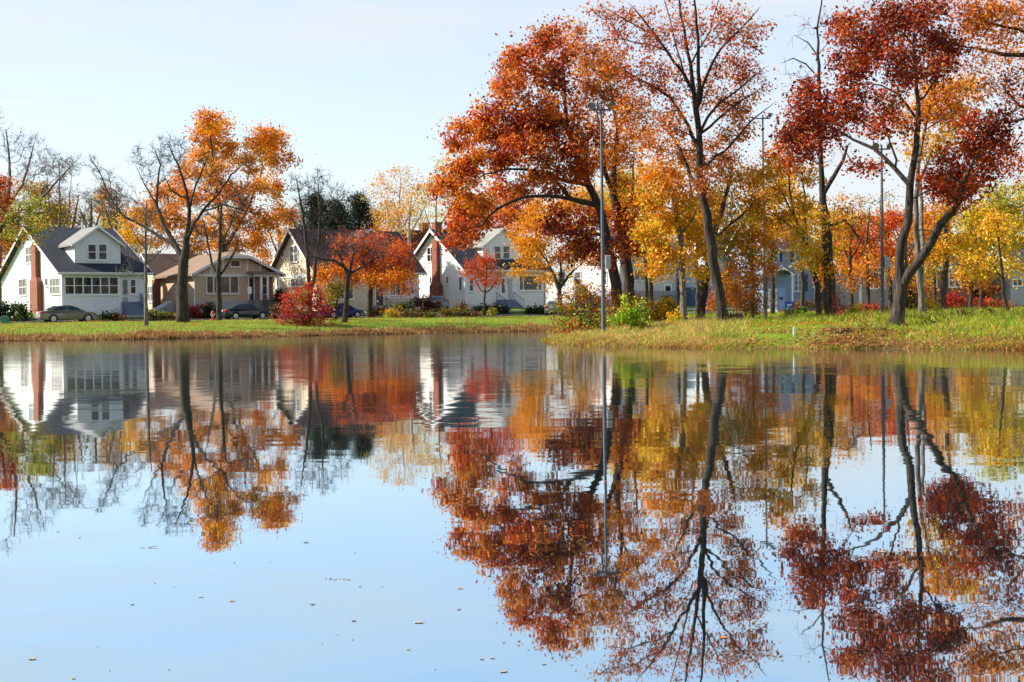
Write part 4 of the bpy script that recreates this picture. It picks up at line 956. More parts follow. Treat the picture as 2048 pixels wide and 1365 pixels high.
MB().lathe([(.02, zt - .03), (.27, zt - .03), (.26, zt - .0), (.01, zt)], 26).build('cut_face', paint('cut_wood', (.16, .11, .075), .9), sm)

# ---------------------------------------------------------------- trees on the near peninsula
tree('oak_tree', 'broad orange and dark red oak spreading left over the chimney house', 'oak tree', 70,
 [[(1243, 612, 24), (1232, 570, 22), (1222, 520, 20), (1213, 470, 19), (1197, 411, 17), (1178, 372, 14), (1152, 312, 11), (1136, 262, 9), (1130, 205, 7), (1128, 150, 4)],
  [(1197, 411, 12), (1165, 403, 11), (1140, 397, 10), (1119, 370, 7), (1095, 350, 5)], [(1140, 397, 8), (1095, 392, 7), (1049, 394, 6), (995, 418, 5), (961, 451, 3), (930, 462, 2)],
  [(1178, 372, 9), (1120, 358, 7), (1070, 341, 6), (1020, 337, 4), (968, 350, 3), (920, 380, 2)], [(1136, 262, 6), (1100, 228, 5), (1062, 219, 4), (1008, 203, 3), (980, 225, 2)],
  [(1152, 312, 6), (1100, 295, 5), (1050, 280, 4), (990, 300, 3), (930, 330, 2)], [(1130, 205, 4), (1110, 160, 3), (1085, 110, 2), (1075, 85, 1.5)], [(1213, 470, 8), (1170, 470, 5), (1120, 465, 3)], [(1222, 500, 7), (1255, 480, 5), (1270, 470, 3)]],
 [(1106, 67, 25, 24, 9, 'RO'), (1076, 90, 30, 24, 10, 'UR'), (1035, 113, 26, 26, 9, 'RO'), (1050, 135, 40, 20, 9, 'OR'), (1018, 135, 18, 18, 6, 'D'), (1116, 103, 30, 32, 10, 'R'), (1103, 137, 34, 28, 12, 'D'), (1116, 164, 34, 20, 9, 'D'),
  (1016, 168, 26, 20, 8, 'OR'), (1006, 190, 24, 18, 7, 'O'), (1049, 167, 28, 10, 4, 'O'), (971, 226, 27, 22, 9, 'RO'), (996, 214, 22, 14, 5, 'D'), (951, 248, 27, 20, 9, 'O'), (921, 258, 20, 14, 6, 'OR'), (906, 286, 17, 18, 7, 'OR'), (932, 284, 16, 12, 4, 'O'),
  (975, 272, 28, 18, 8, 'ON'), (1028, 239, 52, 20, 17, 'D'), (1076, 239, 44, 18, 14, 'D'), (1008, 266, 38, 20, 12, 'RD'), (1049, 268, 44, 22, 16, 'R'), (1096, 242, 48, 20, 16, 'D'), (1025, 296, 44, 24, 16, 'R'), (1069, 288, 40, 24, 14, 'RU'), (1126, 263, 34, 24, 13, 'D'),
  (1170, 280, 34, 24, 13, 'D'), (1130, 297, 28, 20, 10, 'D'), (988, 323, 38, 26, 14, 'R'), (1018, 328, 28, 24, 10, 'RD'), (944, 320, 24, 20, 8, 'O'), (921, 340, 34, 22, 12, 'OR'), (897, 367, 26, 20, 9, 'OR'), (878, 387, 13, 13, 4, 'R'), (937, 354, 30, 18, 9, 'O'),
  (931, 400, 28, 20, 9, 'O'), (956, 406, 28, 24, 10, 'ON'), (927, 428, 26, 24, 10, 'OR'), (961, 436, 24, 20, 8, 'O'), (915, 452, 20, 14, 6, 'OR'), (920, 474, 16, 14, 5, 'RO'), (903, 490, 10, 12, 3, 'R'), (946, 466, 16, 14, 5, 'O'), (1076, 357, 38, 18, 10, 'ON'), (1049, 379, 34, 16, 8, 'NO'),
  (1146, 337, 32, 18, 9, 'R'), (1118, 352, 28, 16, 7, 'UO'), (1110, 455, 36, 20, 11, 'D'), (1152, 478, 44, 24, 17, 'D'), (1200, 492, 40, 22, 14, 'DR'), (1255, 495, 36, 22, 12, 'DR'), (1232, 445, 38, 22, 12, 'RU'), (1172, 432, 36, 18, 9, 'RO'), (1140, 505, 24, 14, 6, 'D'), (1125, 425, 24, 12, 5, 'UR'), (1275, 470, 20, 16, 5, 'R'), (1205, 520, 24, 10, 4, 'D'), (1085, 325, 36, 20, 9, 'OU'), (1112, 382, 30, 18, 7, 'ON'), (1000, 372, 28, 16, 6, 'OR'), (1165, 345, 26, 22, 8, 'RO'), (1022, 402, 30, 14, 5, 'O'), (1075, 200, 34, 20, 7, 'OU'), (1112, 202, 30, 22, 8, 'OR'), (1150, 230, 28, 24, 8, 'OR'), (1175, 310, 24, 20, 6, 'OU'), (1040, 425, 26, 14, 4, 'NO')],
 leaf=.19, per=50, spread=.29, seed=11, mixin=('ROO', .2), dense=1.5, fine=.92, twigs=3)
tree('oak_tree', 'rust orange oak with dark upright trunk just right of the front light pole', 'oak tree', 73,
 [[(1262, 612, 24), (1257, 560, 22), (1250, 500, 20), (1238, 440, 18), (1226, 390, 17), (1228, 330, 11), (1236, 260, 8), (1222, 180, 5), (1212, 110, 3)], [(1226, 390, 11), (1210, 340, 9), (1205, 280, 7), (1190, 210, 4)],
  [(1238, 440, 8), (1262, 400, 6), (1266, 360, 5), (1268, 300, 3)], [(1236, 260, 5), (1260, 220, 4), (1275, 180, 2)]],
 [(1200, 212, 40, 30, 13, 'OU'), (1188, 252, 28, 24, 9, 'O'), (1230, 282, 40, 28, 13, 'O'), (1262, 232, 34, 28, 10, 'UO'), (1208, 302, 34, 24, 10, 'ON'), (1250, 312, 38, 28, 13, 'O'), (1222, 342, 40, 18, 9, 'OU'), (1285, 272, 26, 28, 8, 'U'), (1182, 142, 32, 28, 10, 'OU'), (1198, 102, 34, 28, 10, 'UO'),
  (1156, 62, 24, 22, 7, 'OU'), (1148, 90, 28, 26, 9, 'O'), (1160, 126, 28, 32, 10, 'ON'), (1190, 172, 28, 22, 8, 'O'), (1240, 182, 38, 28, 10, 'UO'), (1232, 135, 34, 26, 9, 'UR'), (1258, 412, 34, 24, 11, 'O'), (1226, 424, 30, 18, 7, 'OU'), (1278, 452, 26, 26, 9, 'OU'), (1248, 372, 28, 16, 6, 'O'), (1170, 180, 26, 24, 7, 'OU'), (1190, 325, 24, 16, 6, 'O')],
 leaf=.19, per=44, spread=.31, seed=12, dense=1.5, twigs=3)
tree('oak_tree', 'tall sparse rust leaved tree with a long leaning trunk beside the stump', 'tree', 57,
 [[(1450, 660, 28), (1443, 620, 22), (1437, 585, 21), (1425, 515, 20), (1413, 430, 17), (1403, 390, 15), (1398, 330, 14), (1399, 270, 12), (1392, 222, 12), (1387, 185, 9), (1380, 130, 7), (1372, 80, 6), (1362, 30, 4.5), (1352, -30, 3)],
  [(1392, 222, 9), (1398, 170, 8), (1397, 120, 7), (1393, 50, 5), (1388, -20, 3)], [(1387, 185, 8), (1365, 145, 7), (1335, 105, 5.5), (1310, 70, 5), (1285, 40, 4), (1258, 5, 2.5)], [(1399, 272, 7), (1415, 235, 6), (1440, 205, 5), (1475, 180, 4), (1505, 155, 3), (1532, 135, 2)],
  [(1393, 220, 7), (1412, 155, 6), (1440, 100, 5), (1475, 65, 4), (1500, 38, 3), (1522, 15, 2)], [(1403, 390, 8), (1380, 350, 7), (1362, 300, 6), (1340, 265, 5), (1316, 248, 3)], [(1395, 290, 9), (1375, 250, 7), (1342, 195, 6), (1300, 172, 5), (1258, 148, 4), (1215, 130, 3), (1192, 118, 2)],
  [(1399, 275, 6), (1440, 235, 5), (1490, 195, 3.5), (1522, 178, 2)], [(1400, 345, 6), (1450, 300, 5), (1500, 245, 4), (1552, 204, 2)], [(1258, 148, 3), (1235, 168, 2.5), (1208, 172, 2)], [(1335, 105, 4), (1300, 90, 3), (1245, 78, 2.5), (1205, 80, 1.5)], [(1310, 70, 3), (1250, 40, 2.5), (1200, 10, 1.5)], [(1380, 130, 4), (1420, 60, 3), (1440, -10, 2)], [(1365, 145, 4), (1345, 60, 3), (1325, -10, 2)]],
 [(1270, 60, 70, 60, 26, 'URR'), (1350, 60, 70, 70, 26, 'UR'), (1440, 50, 60, 60, 22, 'UR'), (1498, 60, 36, 48, 13, 'UR'), (1222, 122, 46, 38, 15, 'UO'), (1290, 150, 60, 40, 20, 'UR'), (1350, 172, 50, 48, 18, 'RUO'), (1462, 142, 56, 46, 20, 'UR'), (1508, 152, 34, 36, 12, 'UR'), (1422, 195, 48, 40, 16, 'OU'), (1272, 222, 48, 40, 20, 'OU'),
  (1330, 244, 48, 40, 20, 'UO'), (1482, 212, 46, 32, 18, 'OU'), (1200, 30, 28, 28, 6, 'U'), (1350, 304, 46, 36, 18, 'UO'), (1424, 304, 40, 36, 16, 'UO'), (1472, 262, 40, 34, 16, 'OU'), (1402, 362, 28, 26, 9, 'RU'), (1452, 330, 36, 28, 13, 'UO'), (1350, 372, 30, 26, 9, 'OU'), (1300, 290, 36, 30, 12, 'O')],
 leaf=.16, per=26, spread=.25, twigs=3, twig_len=.6, seed=13, tipr=.012, bf=.2)
tree('maple_tree', 'golden yellow maple with slim pale trunk left of the leaning trunk', 'maple tree', 62,
 [[(1371, 640, 14), (1367, 590, 13), (1363, 530, 12), (1361, 470, 12), (1350, 420, 9), (1342, 370, 6), (1340, 330, 3)], [(1361, 470, 6), (1385, 440, 5), (1398, 410, 3)], [(1363, 505, 5), (1330, 500, 4), (1305, 515, 2.5)], [(1350, 420, 5), (1320, 410, 4), (1300, 400, 2)]],
 [(1330, 442, 40, 24, 16, 'YN'), (1302, 472, 34, 20, 12, 'Y'), (1320, 512, 40, 24, 17, 'YN'), (1360, 424, 34, 24, 12, 'Y'), (1392, 452, 30, 26, 12, 'YN'), (1395, 502, 32, 28, 13, 'YN'), (1388, 540, 24, 14, 6, 'Y'), (1312, 540, 26, 12, 6, 'YN'), (1350, 382, 34, 24, 11, 'YO'), (1312, 402, 30, 24, 10, 'YO'), (1340, 342, 30, 24, 9, 'NO'), (1300, 352, 28, 24, 8, 'NO')], leaf=.2, per=44, spread=.27, bark_m=BARK_PALE, seed=14, dense=1.4)
tree('maple_tree', 'orange and green leaved tree with dark forked trunk behind the leaning trunk', 'maple tree', 72,
 [[(1398, 634, 19), (1406, 590, 17), (1416, 530, 15), (1424, 480, 14), (1440, 430, 10), (1455, 380, 7), (1465, 330, 4)], [(1424, 480, 7), (1460, 450, 6), (1495, 420, 4), (1520, 395, 2)], [(1416, 530, 7), (1400, 480, 6), (1385, 440, 4)]],
 [(1452, 402, 40, 30, 13, 'GN'), (1482, 462, 36, 28, 13, 'GO'), (1490, 520, 32, 28, 12, 'OG'), (1462, 352, 32, 28, 10, 'OY'), (1510, 402, 30, 28, 9, 'ON'), (1450, 500, 26, 30, 10, 'GL'), (1500, 350, 30, 24, 8, 'OU'), (1455, 545, 28, 20, 8, 'LO'), (1500, 480, 30, 22, 9, 'O')], leaf=.2, per=46, spread=.42, seed=15, dense=1.4)
tree('tree', 'dark trunk standing just left of the slim pale maple trunk', 'tree', 66,
 [[(1360, 634, 13), (1360, 580, 12), (1364, 530, 11), (1376, 480, 9), (1386, 430, 7), (1380, 370, 4), (1372, 310, 2)], [(1376, 480, 5), (1400, 455, 4), (1420, 440, 2)]],
 [(1380, 330, 36, 30, 12, 'OU'), (1402, 402, 30, 26, 10, 'NO'), (1372, 470, 24, 20, 6, 'YN'), (1420, 440, 26, 22, 7, 'NO')], leaf=.2, per=38, spread=.27, seed=16, dense=1.4)
tree('tree', 'very tall thin tree with a bare grey top and yellow lower leaves', 'tree', 66,
 [[(1662, 624, 27), (1660, 580, 23), (1657, 530, 22), (1653, 470, 20), (1647, 410, 15), (1643, 350, 11), (1640, 270, 9), (1638, 200, 8), (1637, 110, 6), (1634, 60, 4), (1642, 10, 3), (1648, -30, 2)], [(1647, 390, 10), (1665, 355, 9), (1685, 322, 7), (1692, 300, 5), (1700, 285, 3)],
  [(1636, 112, 4), (1615, 85, 3), (1590, 70, 1.5)], [(1638, 150, 4), (1612, 128, 3), (1586, 118, 2.5), (1560, 128, 1.2)], [(1638, 200, 4), (1612, 180, 3), (1570, 186, 1.5)], [(1634, 60, 2.5), (1655, 40, 2), (1675, 28, 1)], [(1652, 460, 6), (1690, 440, 5), (1715, 470, 4), (1735, 505, 2)], [(1640, 270, 4), (1660, 240, 3), (1668, 210, 1.5)], [(1637, 100, 3), (1655, 90, 2), (1672, 72, 1)]],
 [(1640, 442, 26, 20, 6, 'YN'), (1662, 482, 30, 20, 8, 'Y'), (1640, 522, 26, 18, 6, 'YN'), (1692, 442, 22, 16, 4, 'N'), (1625, 500, 20, 16, 5, 'Y'), (1660, 540, 24, 12, 4, 'N'), (1612, 60, 40, 40, 14, ''), (1600, 140, 46, 34, 14, ''), (1655, 50, 24, 36, 10, ''), (1600, 190, 40, 26, 10, ''), (1680, 300, 26, 26, 8, ''), (1690, 470, 40, 40, 9, '')],
 leaf=.2, per=40, spread=.36, twigs=2, twig_len=.55, seed=17, bark_m=BARK)
tree('maple_tree', 'yellow tree with thin dark forked stems beside the second light pole', 'maple tree', 72,
 [[(1640, 622, 12), (1634, 575, 11), (1618, 510, 9), (1603, 470, 8), (1588, 430, 6), (1580, 380, 4), (1578, 320, 2)], [(1618, 510, 6), (1612, 450, 5), (1610, 390, 4), (1600, 320, 2)], [(1603, 470, 5), (1565, 440, 4), (1535, 420, 2)], [(1588, 430, 4), (1560, 380, 3), (1540, 350, 2)]],
 [(1530, 352, 30, 24, 11, 'NY'), (1560, 382, 34, 24, 13, 'Y'), (1520, 422, 28, 22, 10, 'YN'), (1572, 332, 34, 24, 12, 'NY'), (1590, 284, 32, 24, 10, 'NO'), (1602, 252, 24, 14, 5, 'O'), (1600, 412, 28, 22, 10, 'Y'), (1560, 442, 28, 18, 9, 'YN'), (1610, 462, 28, 20, 9, 'Y'), (1582, 490, 24, 14, 3, 'N'), (1548, 500, 24, 14, 3, 'NO'), (1606, 530, 18, 10, 2, 'YN'), (1520, 470, 24, 18, 7, 'N'), (1545, 310, 28, 22, 8, 'O'), (1540, 540, 20, 14, 4, 'NO'), (1620, 350, 24, 22, 7, 'NY')],
 leaf=.2, per=44, spread=.27, seed=18, dense=1.4)
tree('oak_tree', 'large dark crimson oak with a forked dark trunk at the water edge', 'oak tree', 50,
 [[(1793, 664, 36), (1796, 635, 29), (1800, 605, 26), (1803, 575, 25), (1798, 530, 19), (1801, 490, 18), (1815, 445, 17), (1819, 400, 16), (1819, 371, 15), (1829, 320, 13), (1838, 243, 11), (1836, 202, 9), (1833, 152, 7), (1829, 91, 5), (1828, 30, 3), (1826, -20, 2)],
  [(1803, 577, 20), (1820, 548, 19), (1837, 525, 18), (1862, 485, 17), (1882, 452, 16), (1905, 424, 14), (1918, 405, 11), (1930, 370, 9), (1945, 325, 6), (1970, 290, 4)], [(1819, 371, 10), (1792, 337, 9), (1748, 297, 7.5), (1705, 280, 5.5), (1670, 258, 4), (1635, 240, 2.5)], [(1802, 347, 6), (1794, 320, 5), (1782, 287, 4), (1762, 236, 3), (1740, 215, 2)],
  [(1838, 243, 7), (1816, 209, 5.5), (1796, 189, 5), (1762, 172, 4), (1720, 163, 2.5)], [(1837, 215, 6), (1848, 195, 5), (1862, 172, 4), (1882, 142, 2.5)], [(1829, 91, 3.5), (1800, 60, 3), (1770, 20, 2)], [(1833, 130, 4), (1855, 95, 3), (1890, 70, 2)], [(1930, 375, 6), (1900, 350, 4), (1880, 335, 2)], [(1720, 285, 3), (1690, 255, 2.5), (1640, 245, 2), (1600, 265, 1.5)], [(1945, 330, 4), (1985, 310, 3), (2010, 295, 2)], [(1918, 405, 5), (1905, 395, 4), (1885, 378, 2)]],
 [(1678, 45, 20, 20, 7, 'RD'), (1715, 52, 30, 24, 11, 'R'), (1694, 74, 30, 20, 9, 'RU'), (1742, 62, 24, 20, 8, 'D'), (1775, 20, 30, 24, 10, 'D'), (1808, 28, 30, 30, 13, 'RD'), (1789, 58, 34, 24, 12, 'DR'), (1829, 55, 30, 30, 13, 'R'), (1843, 20, 30, 24, 10, 'D'), (1870, 12, 24, 20, 7, 'D'), (1883, 80, 34, 24, 13, 'D'), (1897, 108, 28, 24, 11, 'D'), (1862, 92, 30, 24, 11, 'DR'), (1912, 95, 14, 24, 5, 'D'), (1880, 128, 30, 20, 9, 'D'),
  (1802, 102, 34, 24, 13, 'DR'), (1758, 95, 34, 24, 12, 'D'), (1728, 99, 30, 20, 9, 'RD'), (1735, 121, 34, 16, 9, 'D'), (1678, 116, 20, 14, 5, 'D'), (1688, 148, 28, 17, 8, 'D'), (1716, 146, 30, 17, 8, 'DR'), (1789, 136, 30, 19, 10, 'D'), (1819, 146, 30, 19, 9, 'DR'), (1856, 152, 30, 17, 8, 'D'), (1809, 162, 24, 14, 6, 'R'), (1613, 175, 20, 18, 7, 'D'), (1628, 190, 28, 20, 10, 'D'), (1608, 214, 28, 20, 10, 'DR'), (1636, 234, 38, 22, 14, 'R'), (1678, 203, 30, 20, 10, 'D'),
  (1711, 190, 28, 17, 7, 'DR'), (1684, 234, 34, 24, 13, 'RD'), (1718, 230, 28, 20, 9, 'R'), (1610, 250, 28, 20, 10, 'RD'), (1644, 270, 34, 17, 10, 'D'), (1612, 290, 24, 17, 8, 'D'), (1618, 313, 17, 11, 4, 'D'), (1580, 262, 27, 20, 9, 'D'), (1571, 288, 20, 16, 6, 'D'), (1584, 322, 18, 12, 4, 'DR'), (1745, 256, 24, 17, 7, 'DR'), (1721, 330, 20, 9, 4, 'R'), (1746, 337, 20, 9, 4, 'R'), (1762, 197, 20, 14, 5, 'R'),
  (1789, 219, 24, 24, 8, 'RU'), (1800, 250, 24, 13, 5, 'UO'), (1945, 246, 28, 18, 8, 'R'), (1964, 270, 34, 22, 11, 'D'), (1998, 244, 38, 28, 13, 'RD'), (1937, 293, 34, 24, 12, 'R'), (1972, 303, 38, 24, 13, 'RD'), (2006, 297, 32, 24, 11, 'R'), (1897, 314, 28, 18, 8, 'DR'), (1856, 351, 20, 13, 5, 'R'), (1886, 354, 34, 20, 11, 'RU'), (1917, 358, 34, 24, 13, 'D'), (1954, 358, 34, 24, 13, 'RD'), (1880, 381, 28, 17, 8, 'DR'), (1913, 381, 28, 19, 9, 'R'), (1940, 379, 24, 20, 8, 'R'), (1903, 400, 20, 9, 4, 'D'), (1927, 402, 16, 11, 4, 'R'), (1985, 330, 28, 20, 8, 'R')],
 leaf=.17, per=38, spread=.27, seed=19, mixin=('RUR', .24), dense=1.4, twigs=3, twig_len=.4, vary=.45)
tree('oak_tree', 'sparse rust oak reaching in with long dark limbs from the right edge', 'oak tree', 54,
 [[(2125, 665, 40), (2120, 560, 34), (2112, 400, 30), (2105, 260, 26), (2100, 140, 18), (2090, 40, 10), (2080, -40, 6)], [(2100, 125, 12), (2048, 112, 10), (2010, 108, 8), (1974, 104, 7), (1945, 95, 5), (1922, 94, 3)], [(2105, 265, 10), (2060, 235, 7), (2018, 243, 5), (1998, 236, 3)], [(2105, 240, 8), (2040, 212, 5), (2012, 180, 4), (2016, 150, 2.5)],
  [(2095, 90, 9), (2040, 60, 6), (1985, 48, 5), (1940, 28, 3.5), (1900, 22, 2)], [(1985, 48, 3), (1965, 75, 2.5), (1930, 60, 1.5)], [(2090, 40, 6), (2050, 5, 4), (2000, -20, 2)]],
 [(1960, 30, 48, 28, 17, 'OU'), (2010, 20, 40, 24, 14, 'O'), (2042, 50, 30, 28, 11, 'ON'), (1930, 60, 30, 24, 9, 'UR'), (1990, 72, 34, 24, 9, 'UO'), (1952, 122, 36, 24, 7, 'U'), (2022, 112, 30, 20, 7, 'UO'), (2032, 160, 24, 24, 8, 'D'), (1972, 172, 38, 24, 7, 'UO'), (2035, 205, 30, 22, 6, 'UR'), (1990, 200, 40, 30, 10, ''), (1950, 150, 40, 40, 10, ''), (2030, 330, 26, 30, 8, 'RU'), (2100, 60, 50, 60, 20, 'OU'), (2100, 200, 40, 60, 14, 'UO'), (1925, 20, 30, 20, 8, 'RU')],
 leaf=.17, per=30, spread=.36, twigs=2, twig_len=.6, seed=20)
tree('maple_tree', 'orange maple on two slender grey trunks right of the forked oak', 'maple tree', 60,
 [[(1846, 640, 15), (1842, 590, 13), (1838, 540, 12), (1833, 460, 11), (1832, 400, 10), (1836, 330, 8), (1850, 260, 6), (1862, 200, 3)], [(1842, 590, 9), (1846, 500, 9), (1843, 430, 8), (1840, 360, 7), (1870, 290, 5), (1895, 220, 3)], [(1850, 260, 4), (1885, 240, 3), (1915, 215, 2)], [(1833, 440, 4), (1810, 430, 3), (1790, 432, 1.5)], [(1843, 470, 3), (1870, 462, 2.5), (1895, 455, 1.5)]],
 [(1880, 190, 44, 30, 15, 'ON'), (1902, 172, 30, 20, 8, 'O'), (1920, 212, 28, 24, 9, 'NO'), (1870, 222, 34, 24, 11, 'OU'), (1832, 232, 28, 20, 7, 'O'), (1900, 252, 34, 20, 9, 'NY'), (1860, 300, 30, 20, 6, 'Y'), (1830, 292, 26, 20, 5, 'N'), (1885, 280, 24, 16, 5, 'YN'), (1785, 232, 26, 18, 5, 'O'), (1930, 180, 24, 20, 6, 'NY')],
 leaf=.18, per=40, spread=.36, bark_m=BARK_PALE, seed=21)
tree('maple_tree', 'yellow green maple with a grey trunk beside the crimson hedge', 'maple tree', 72,
 [[(1882, 624, 16), (1886, 590, 14), (1890, 545, 13), (1893, 490, 10), (1892, 440, 8), (1896, 385, 5), (1902, 340, 3)], [(1893, 490, 5), (1925, 470, 4), (1970, 450, 3), (2010, 440, 2)], [(1892, 440, 4), (1930, 420, 3), (1975, 400, 2)]],
 [(1950, 432, 38, 24, 14, 'YL'), (2000, 442, 38, 28, 15, 'Y'), (1920, 482, 34, 24, 12, 'YN'), (1980, 500, 38, 24, 14, 'YL'), (2030, 482, 30, 28, 12, 'YL'), (1962, 540, 34, 14, 8, 'YN'), (2030, 540, 24, 14, 6, 'Y'), (2020, 402, 34, 28, 12, 'GL'), (1990, 392, 30, 20, 8, 'GL'), (1940, 470, 26, 20, 7, 'LY'), (1880, 502, 24, 18, 7, 'N'), (1870, 545, 22, 14, 5, 'YN'), (1930, 520, 26, 20, 7, 'Y'), (1905, 440, 24, 20, 6, 'N')], leaf=.2, per=46, spread=.38, bark_m=BARK_GREY, seed=22, dense=1.4)
tree('sapling', 'slim leaning dark sapling at the right edge of the meadow', 'sapling', 58,
 [[(2018, 652, 8), (2012, 610, 7), (2005, 560, 6), (1999, 500, 5), (1995, 440, 3)], [(2005, 560, 3), (1985, 530, 2.5), (1970, 520, 1.5)], [(1999, 500, 3), (2020, 480, 2), (2042, 450, 1.2)]],
 [(1990, 450, 30, 26, 7, 'YN'), (2022, 462, 26, 24, 6, 'Y'), (1972, 512, 24, 16, 4, 'YN')], leaf=.18, per=30, spread=.3, seed=23)
tree('tree', 'red orange tree glowing behind the third light pole', 'tree', 112,
 [[(1782, 606, 9), (1780, 560, 8), (1776, 520, 7), (1770, 470, 5), (1765, 430, 3)], [(1778, 535, 4), (1745, 510, 3), (1715, 490, 2)]],
 [(1735, 470, 34, 24, 13, 'VO'), (1770, 450, 34, 24, 13, 'VO'), (1720, 505, 28, 20, 10, 'OV'), (1755, 510, 34, 20, 12, 'OV'), (1790, 490, 28, 24, 10, 'OR'), (1810, 530, 24, 24, 8, 'ON'), (1700, 540, 22, 14, 6, 'O'), (1800, 440, 24, 20, 7, 'VR'), (1850, 500, 30, 30, 10, 'OR'), (1850, 440, 26, 26, 8, 'R')], leaf=.28, per=48, spread=.5, seed=24)
tree('sapling', 'bare young sapling with upswept grey twigs in the meadow', 'sapling', 66,
 [[(1532, 648, 6), (1532, 620, 5.5), (1533, 590, 4.5), (1533, 560, 3)], [(1532, 622, 3), (1548, 605, 2), (1556, 580, 1.2)], [(1532, 615, 3), (1515, 595, 2), (1510, 570, 1.2)]],
 [(1520, 575, 14, 20, 12, ''), (1545, 575, 14, 20, 12, ''), (1532, 560, 14, 14, 8, ''), (1556, 595, 8, 10, 4, ''), (1510, 600, 8, 8, 4, '')], twigs=2, twig_len=.35, tipr=.008, bark_m=BARK_PALE, seed=25)
for i, (px, yb, D, cl, lb) in enumerate([(1490, 634, 72, [(1478, 580, 22, 26, 12, 'OU'), (1500, 560, 20, 22, 9, 'ON'), (1492, 608, 22, 16, 8, 'OU')], 'orange sapling directly above the stump'),
        (1506, 636, 68, [(1506, 590, 20, 30, 11, 'UO'), (1512, 560, 16, 16, 6, 'O'), (1502, 616, 18, 12, 5, 'UG')], 'rust sapling between the stump and the bare sapling'),
        (1434, 632, 78, [(1434, 580, 20, 24, 10, 'U'), (1424, 604, 18, 16, 7, 'UO'), (1450, 596, 18, 20, 7, 'OU')], 'rust bush sapling just left of the leaning trunk'),
        (1466, 628, 80, [(1462, 575, 20, 26, 10, 'OU'), (1470, 600, 22, 16, 8, 'UO')], 'orange sapling just right of the leaning trunk')]):
    tree('sapling', lb, 'sapling', D, [[(px, yb, 4), (px, yb - 25, 3.5), (px + 2, yb - 50, 2.5), (px + 3, yb - 72, 1.5)]], cl, leaf=.15, per=40, spread=.24, tipr=.008, bark_m=BARK_PALE, seed=30 + i)

# ---------------------------------------------------------------- trees along the far shore and street
B_ = dict(twigs=5, twig_len=.8)
tree('tree', 'big bare dark limbed tree on the mound in front of the tan bungalow', 'bare tree', 104,
 [[(366, 634, 27.0), (365, 600, 22.0), (365, 560, 20.0), (367, 525, 20.0), (372, 495, 15.0), (376, 455, 9.4), (378, 420, 7.8), (371, 372, 5.5), (356, 330, 3.9), (338, 290, 2.0)], [(366, 520, 14.0), (348, 485, 9.4), (327, 450, 7.8), (314, 412, 6.2), (315, 370, 4.7), (320, 330, 3.1), (305, 290, 1.6)], [(350, 492, 7.0), (318, 472, 6.2), (285, 452, 5.5), (245, 432, 4.3), (216, 388, 3.1), (200, 345, 2.3), (178, 312, 1.2)],
  [(374, 480, 7.8), (388, 447, 6.2), (412, 414, 5.5), (440, 385, 3.9), (462, 350, 3.1), (500, 318, 1.6)], [(378, 420, 4.7), (392, 370, 3.9), (410, 330, 2.3), (420, 300, 1.6)], [(400, 425, 3.9), (450, 410, 3.1), (490, 422, 2.3), (525, 430, 1.2)], [(314, 412, 3.9), (290, 370, 3.1), (270, 330, 2.0)], [(371, 400, 3.9), (340, 380, 3.1), (328, 350, 1.6)]],
 [(188, 330, 22, 24, 16, ''), (330, 290, 30, 22, 16, ''), (495, 330, 22, 18, 10, ''), (238, 402, 48, 48, 48, ''), (300, 322, 46, 42, 48, ''), (350, 312, 40, 40, 41, ''), (330, 372, 48, 38, 41, ''), (432, 370, 48, 38, 44, ''), (482, 400, 40, 38, 35, ''), (418, 330, 40, 32, 35, ''), (210, 370, 34, 40, 28, ''), (300, 432, 40, 28, 25, ''), (462, 440, 40, 24, 25, ''), (400, 460, 40, 24, 19, '')], seed=40, bark_m=BARK, tipr=.011, **B_)
tree('maple_tree', 'tall glowing orange maple rising behind the tan bungalow', 'maple tree', 150,
 [[(450, 610, 16), (450, 560, 14), (448, 500, 12), (440, 430, 9), (430, 350, 6), (420, 270, 3)], [(448, 500, 8), (490, 430, 6), (520, 360, 4), (530, 290, 2)], [(448, 480, 7), (380, 440, 5), (320, 420, 3)]],
 [(418, 240, 26, 22, 11, 'NO'), (405, 270, 30, 24, 13, 'NO'), (440, 262, 28, 24, 11, 'ON'), (400, 305, 34, 24, 15, 'ON'), (442, 300, 34, 26, 15, 'NO'), (530, 272, 34, 24, 15, 'NO'), (520, 300, 34, 24, 15, 'N'), (555, 292, 22, 24, 8, 'ON'), (545, 330, 24, 20, 8, 'N'), (578, 318, 10, 14, 3, 'ON'), (500, 330, 30, 24, 11, 'NY'), (380, 350, 38, 28, 16, 'ON'), (430, 345, 38, 28, 15, 'N'), (340, 385, 38, 28, 15, 'ON'), (400, 400, 44, 30, 18, 'NO'), (462, 390, 40, 30, 16, 'NO'), (300, 420, 36, 26, 14, 'N'), (270, 445, 34, 22, 12, 'NY'), (340, 440, 44, 28, 18, 'NO'),
  (420, 450, 44, 28, 18, 'N'), (490, 440, 44, 30, 18, 'ON'), (540, 430, 38, 30, 14, 'ON'), (560, 380, 24, 26, 7, 'OU'), (520, 380, 34, 28, 11, 'N'), (450, 490, 50, 24, 16, 'NO'), (380, 490, 40, 22, 12, 'N'), (520, 480, 44, 24, 15, 'ON'), (250, 470, 26, 18, 7, 'YN'), (300, 480, 36, 20, 10, 'NY')], leaf=.34, per=62, spread=.5, seed=41, bark_m=BARK, tipr=.011)
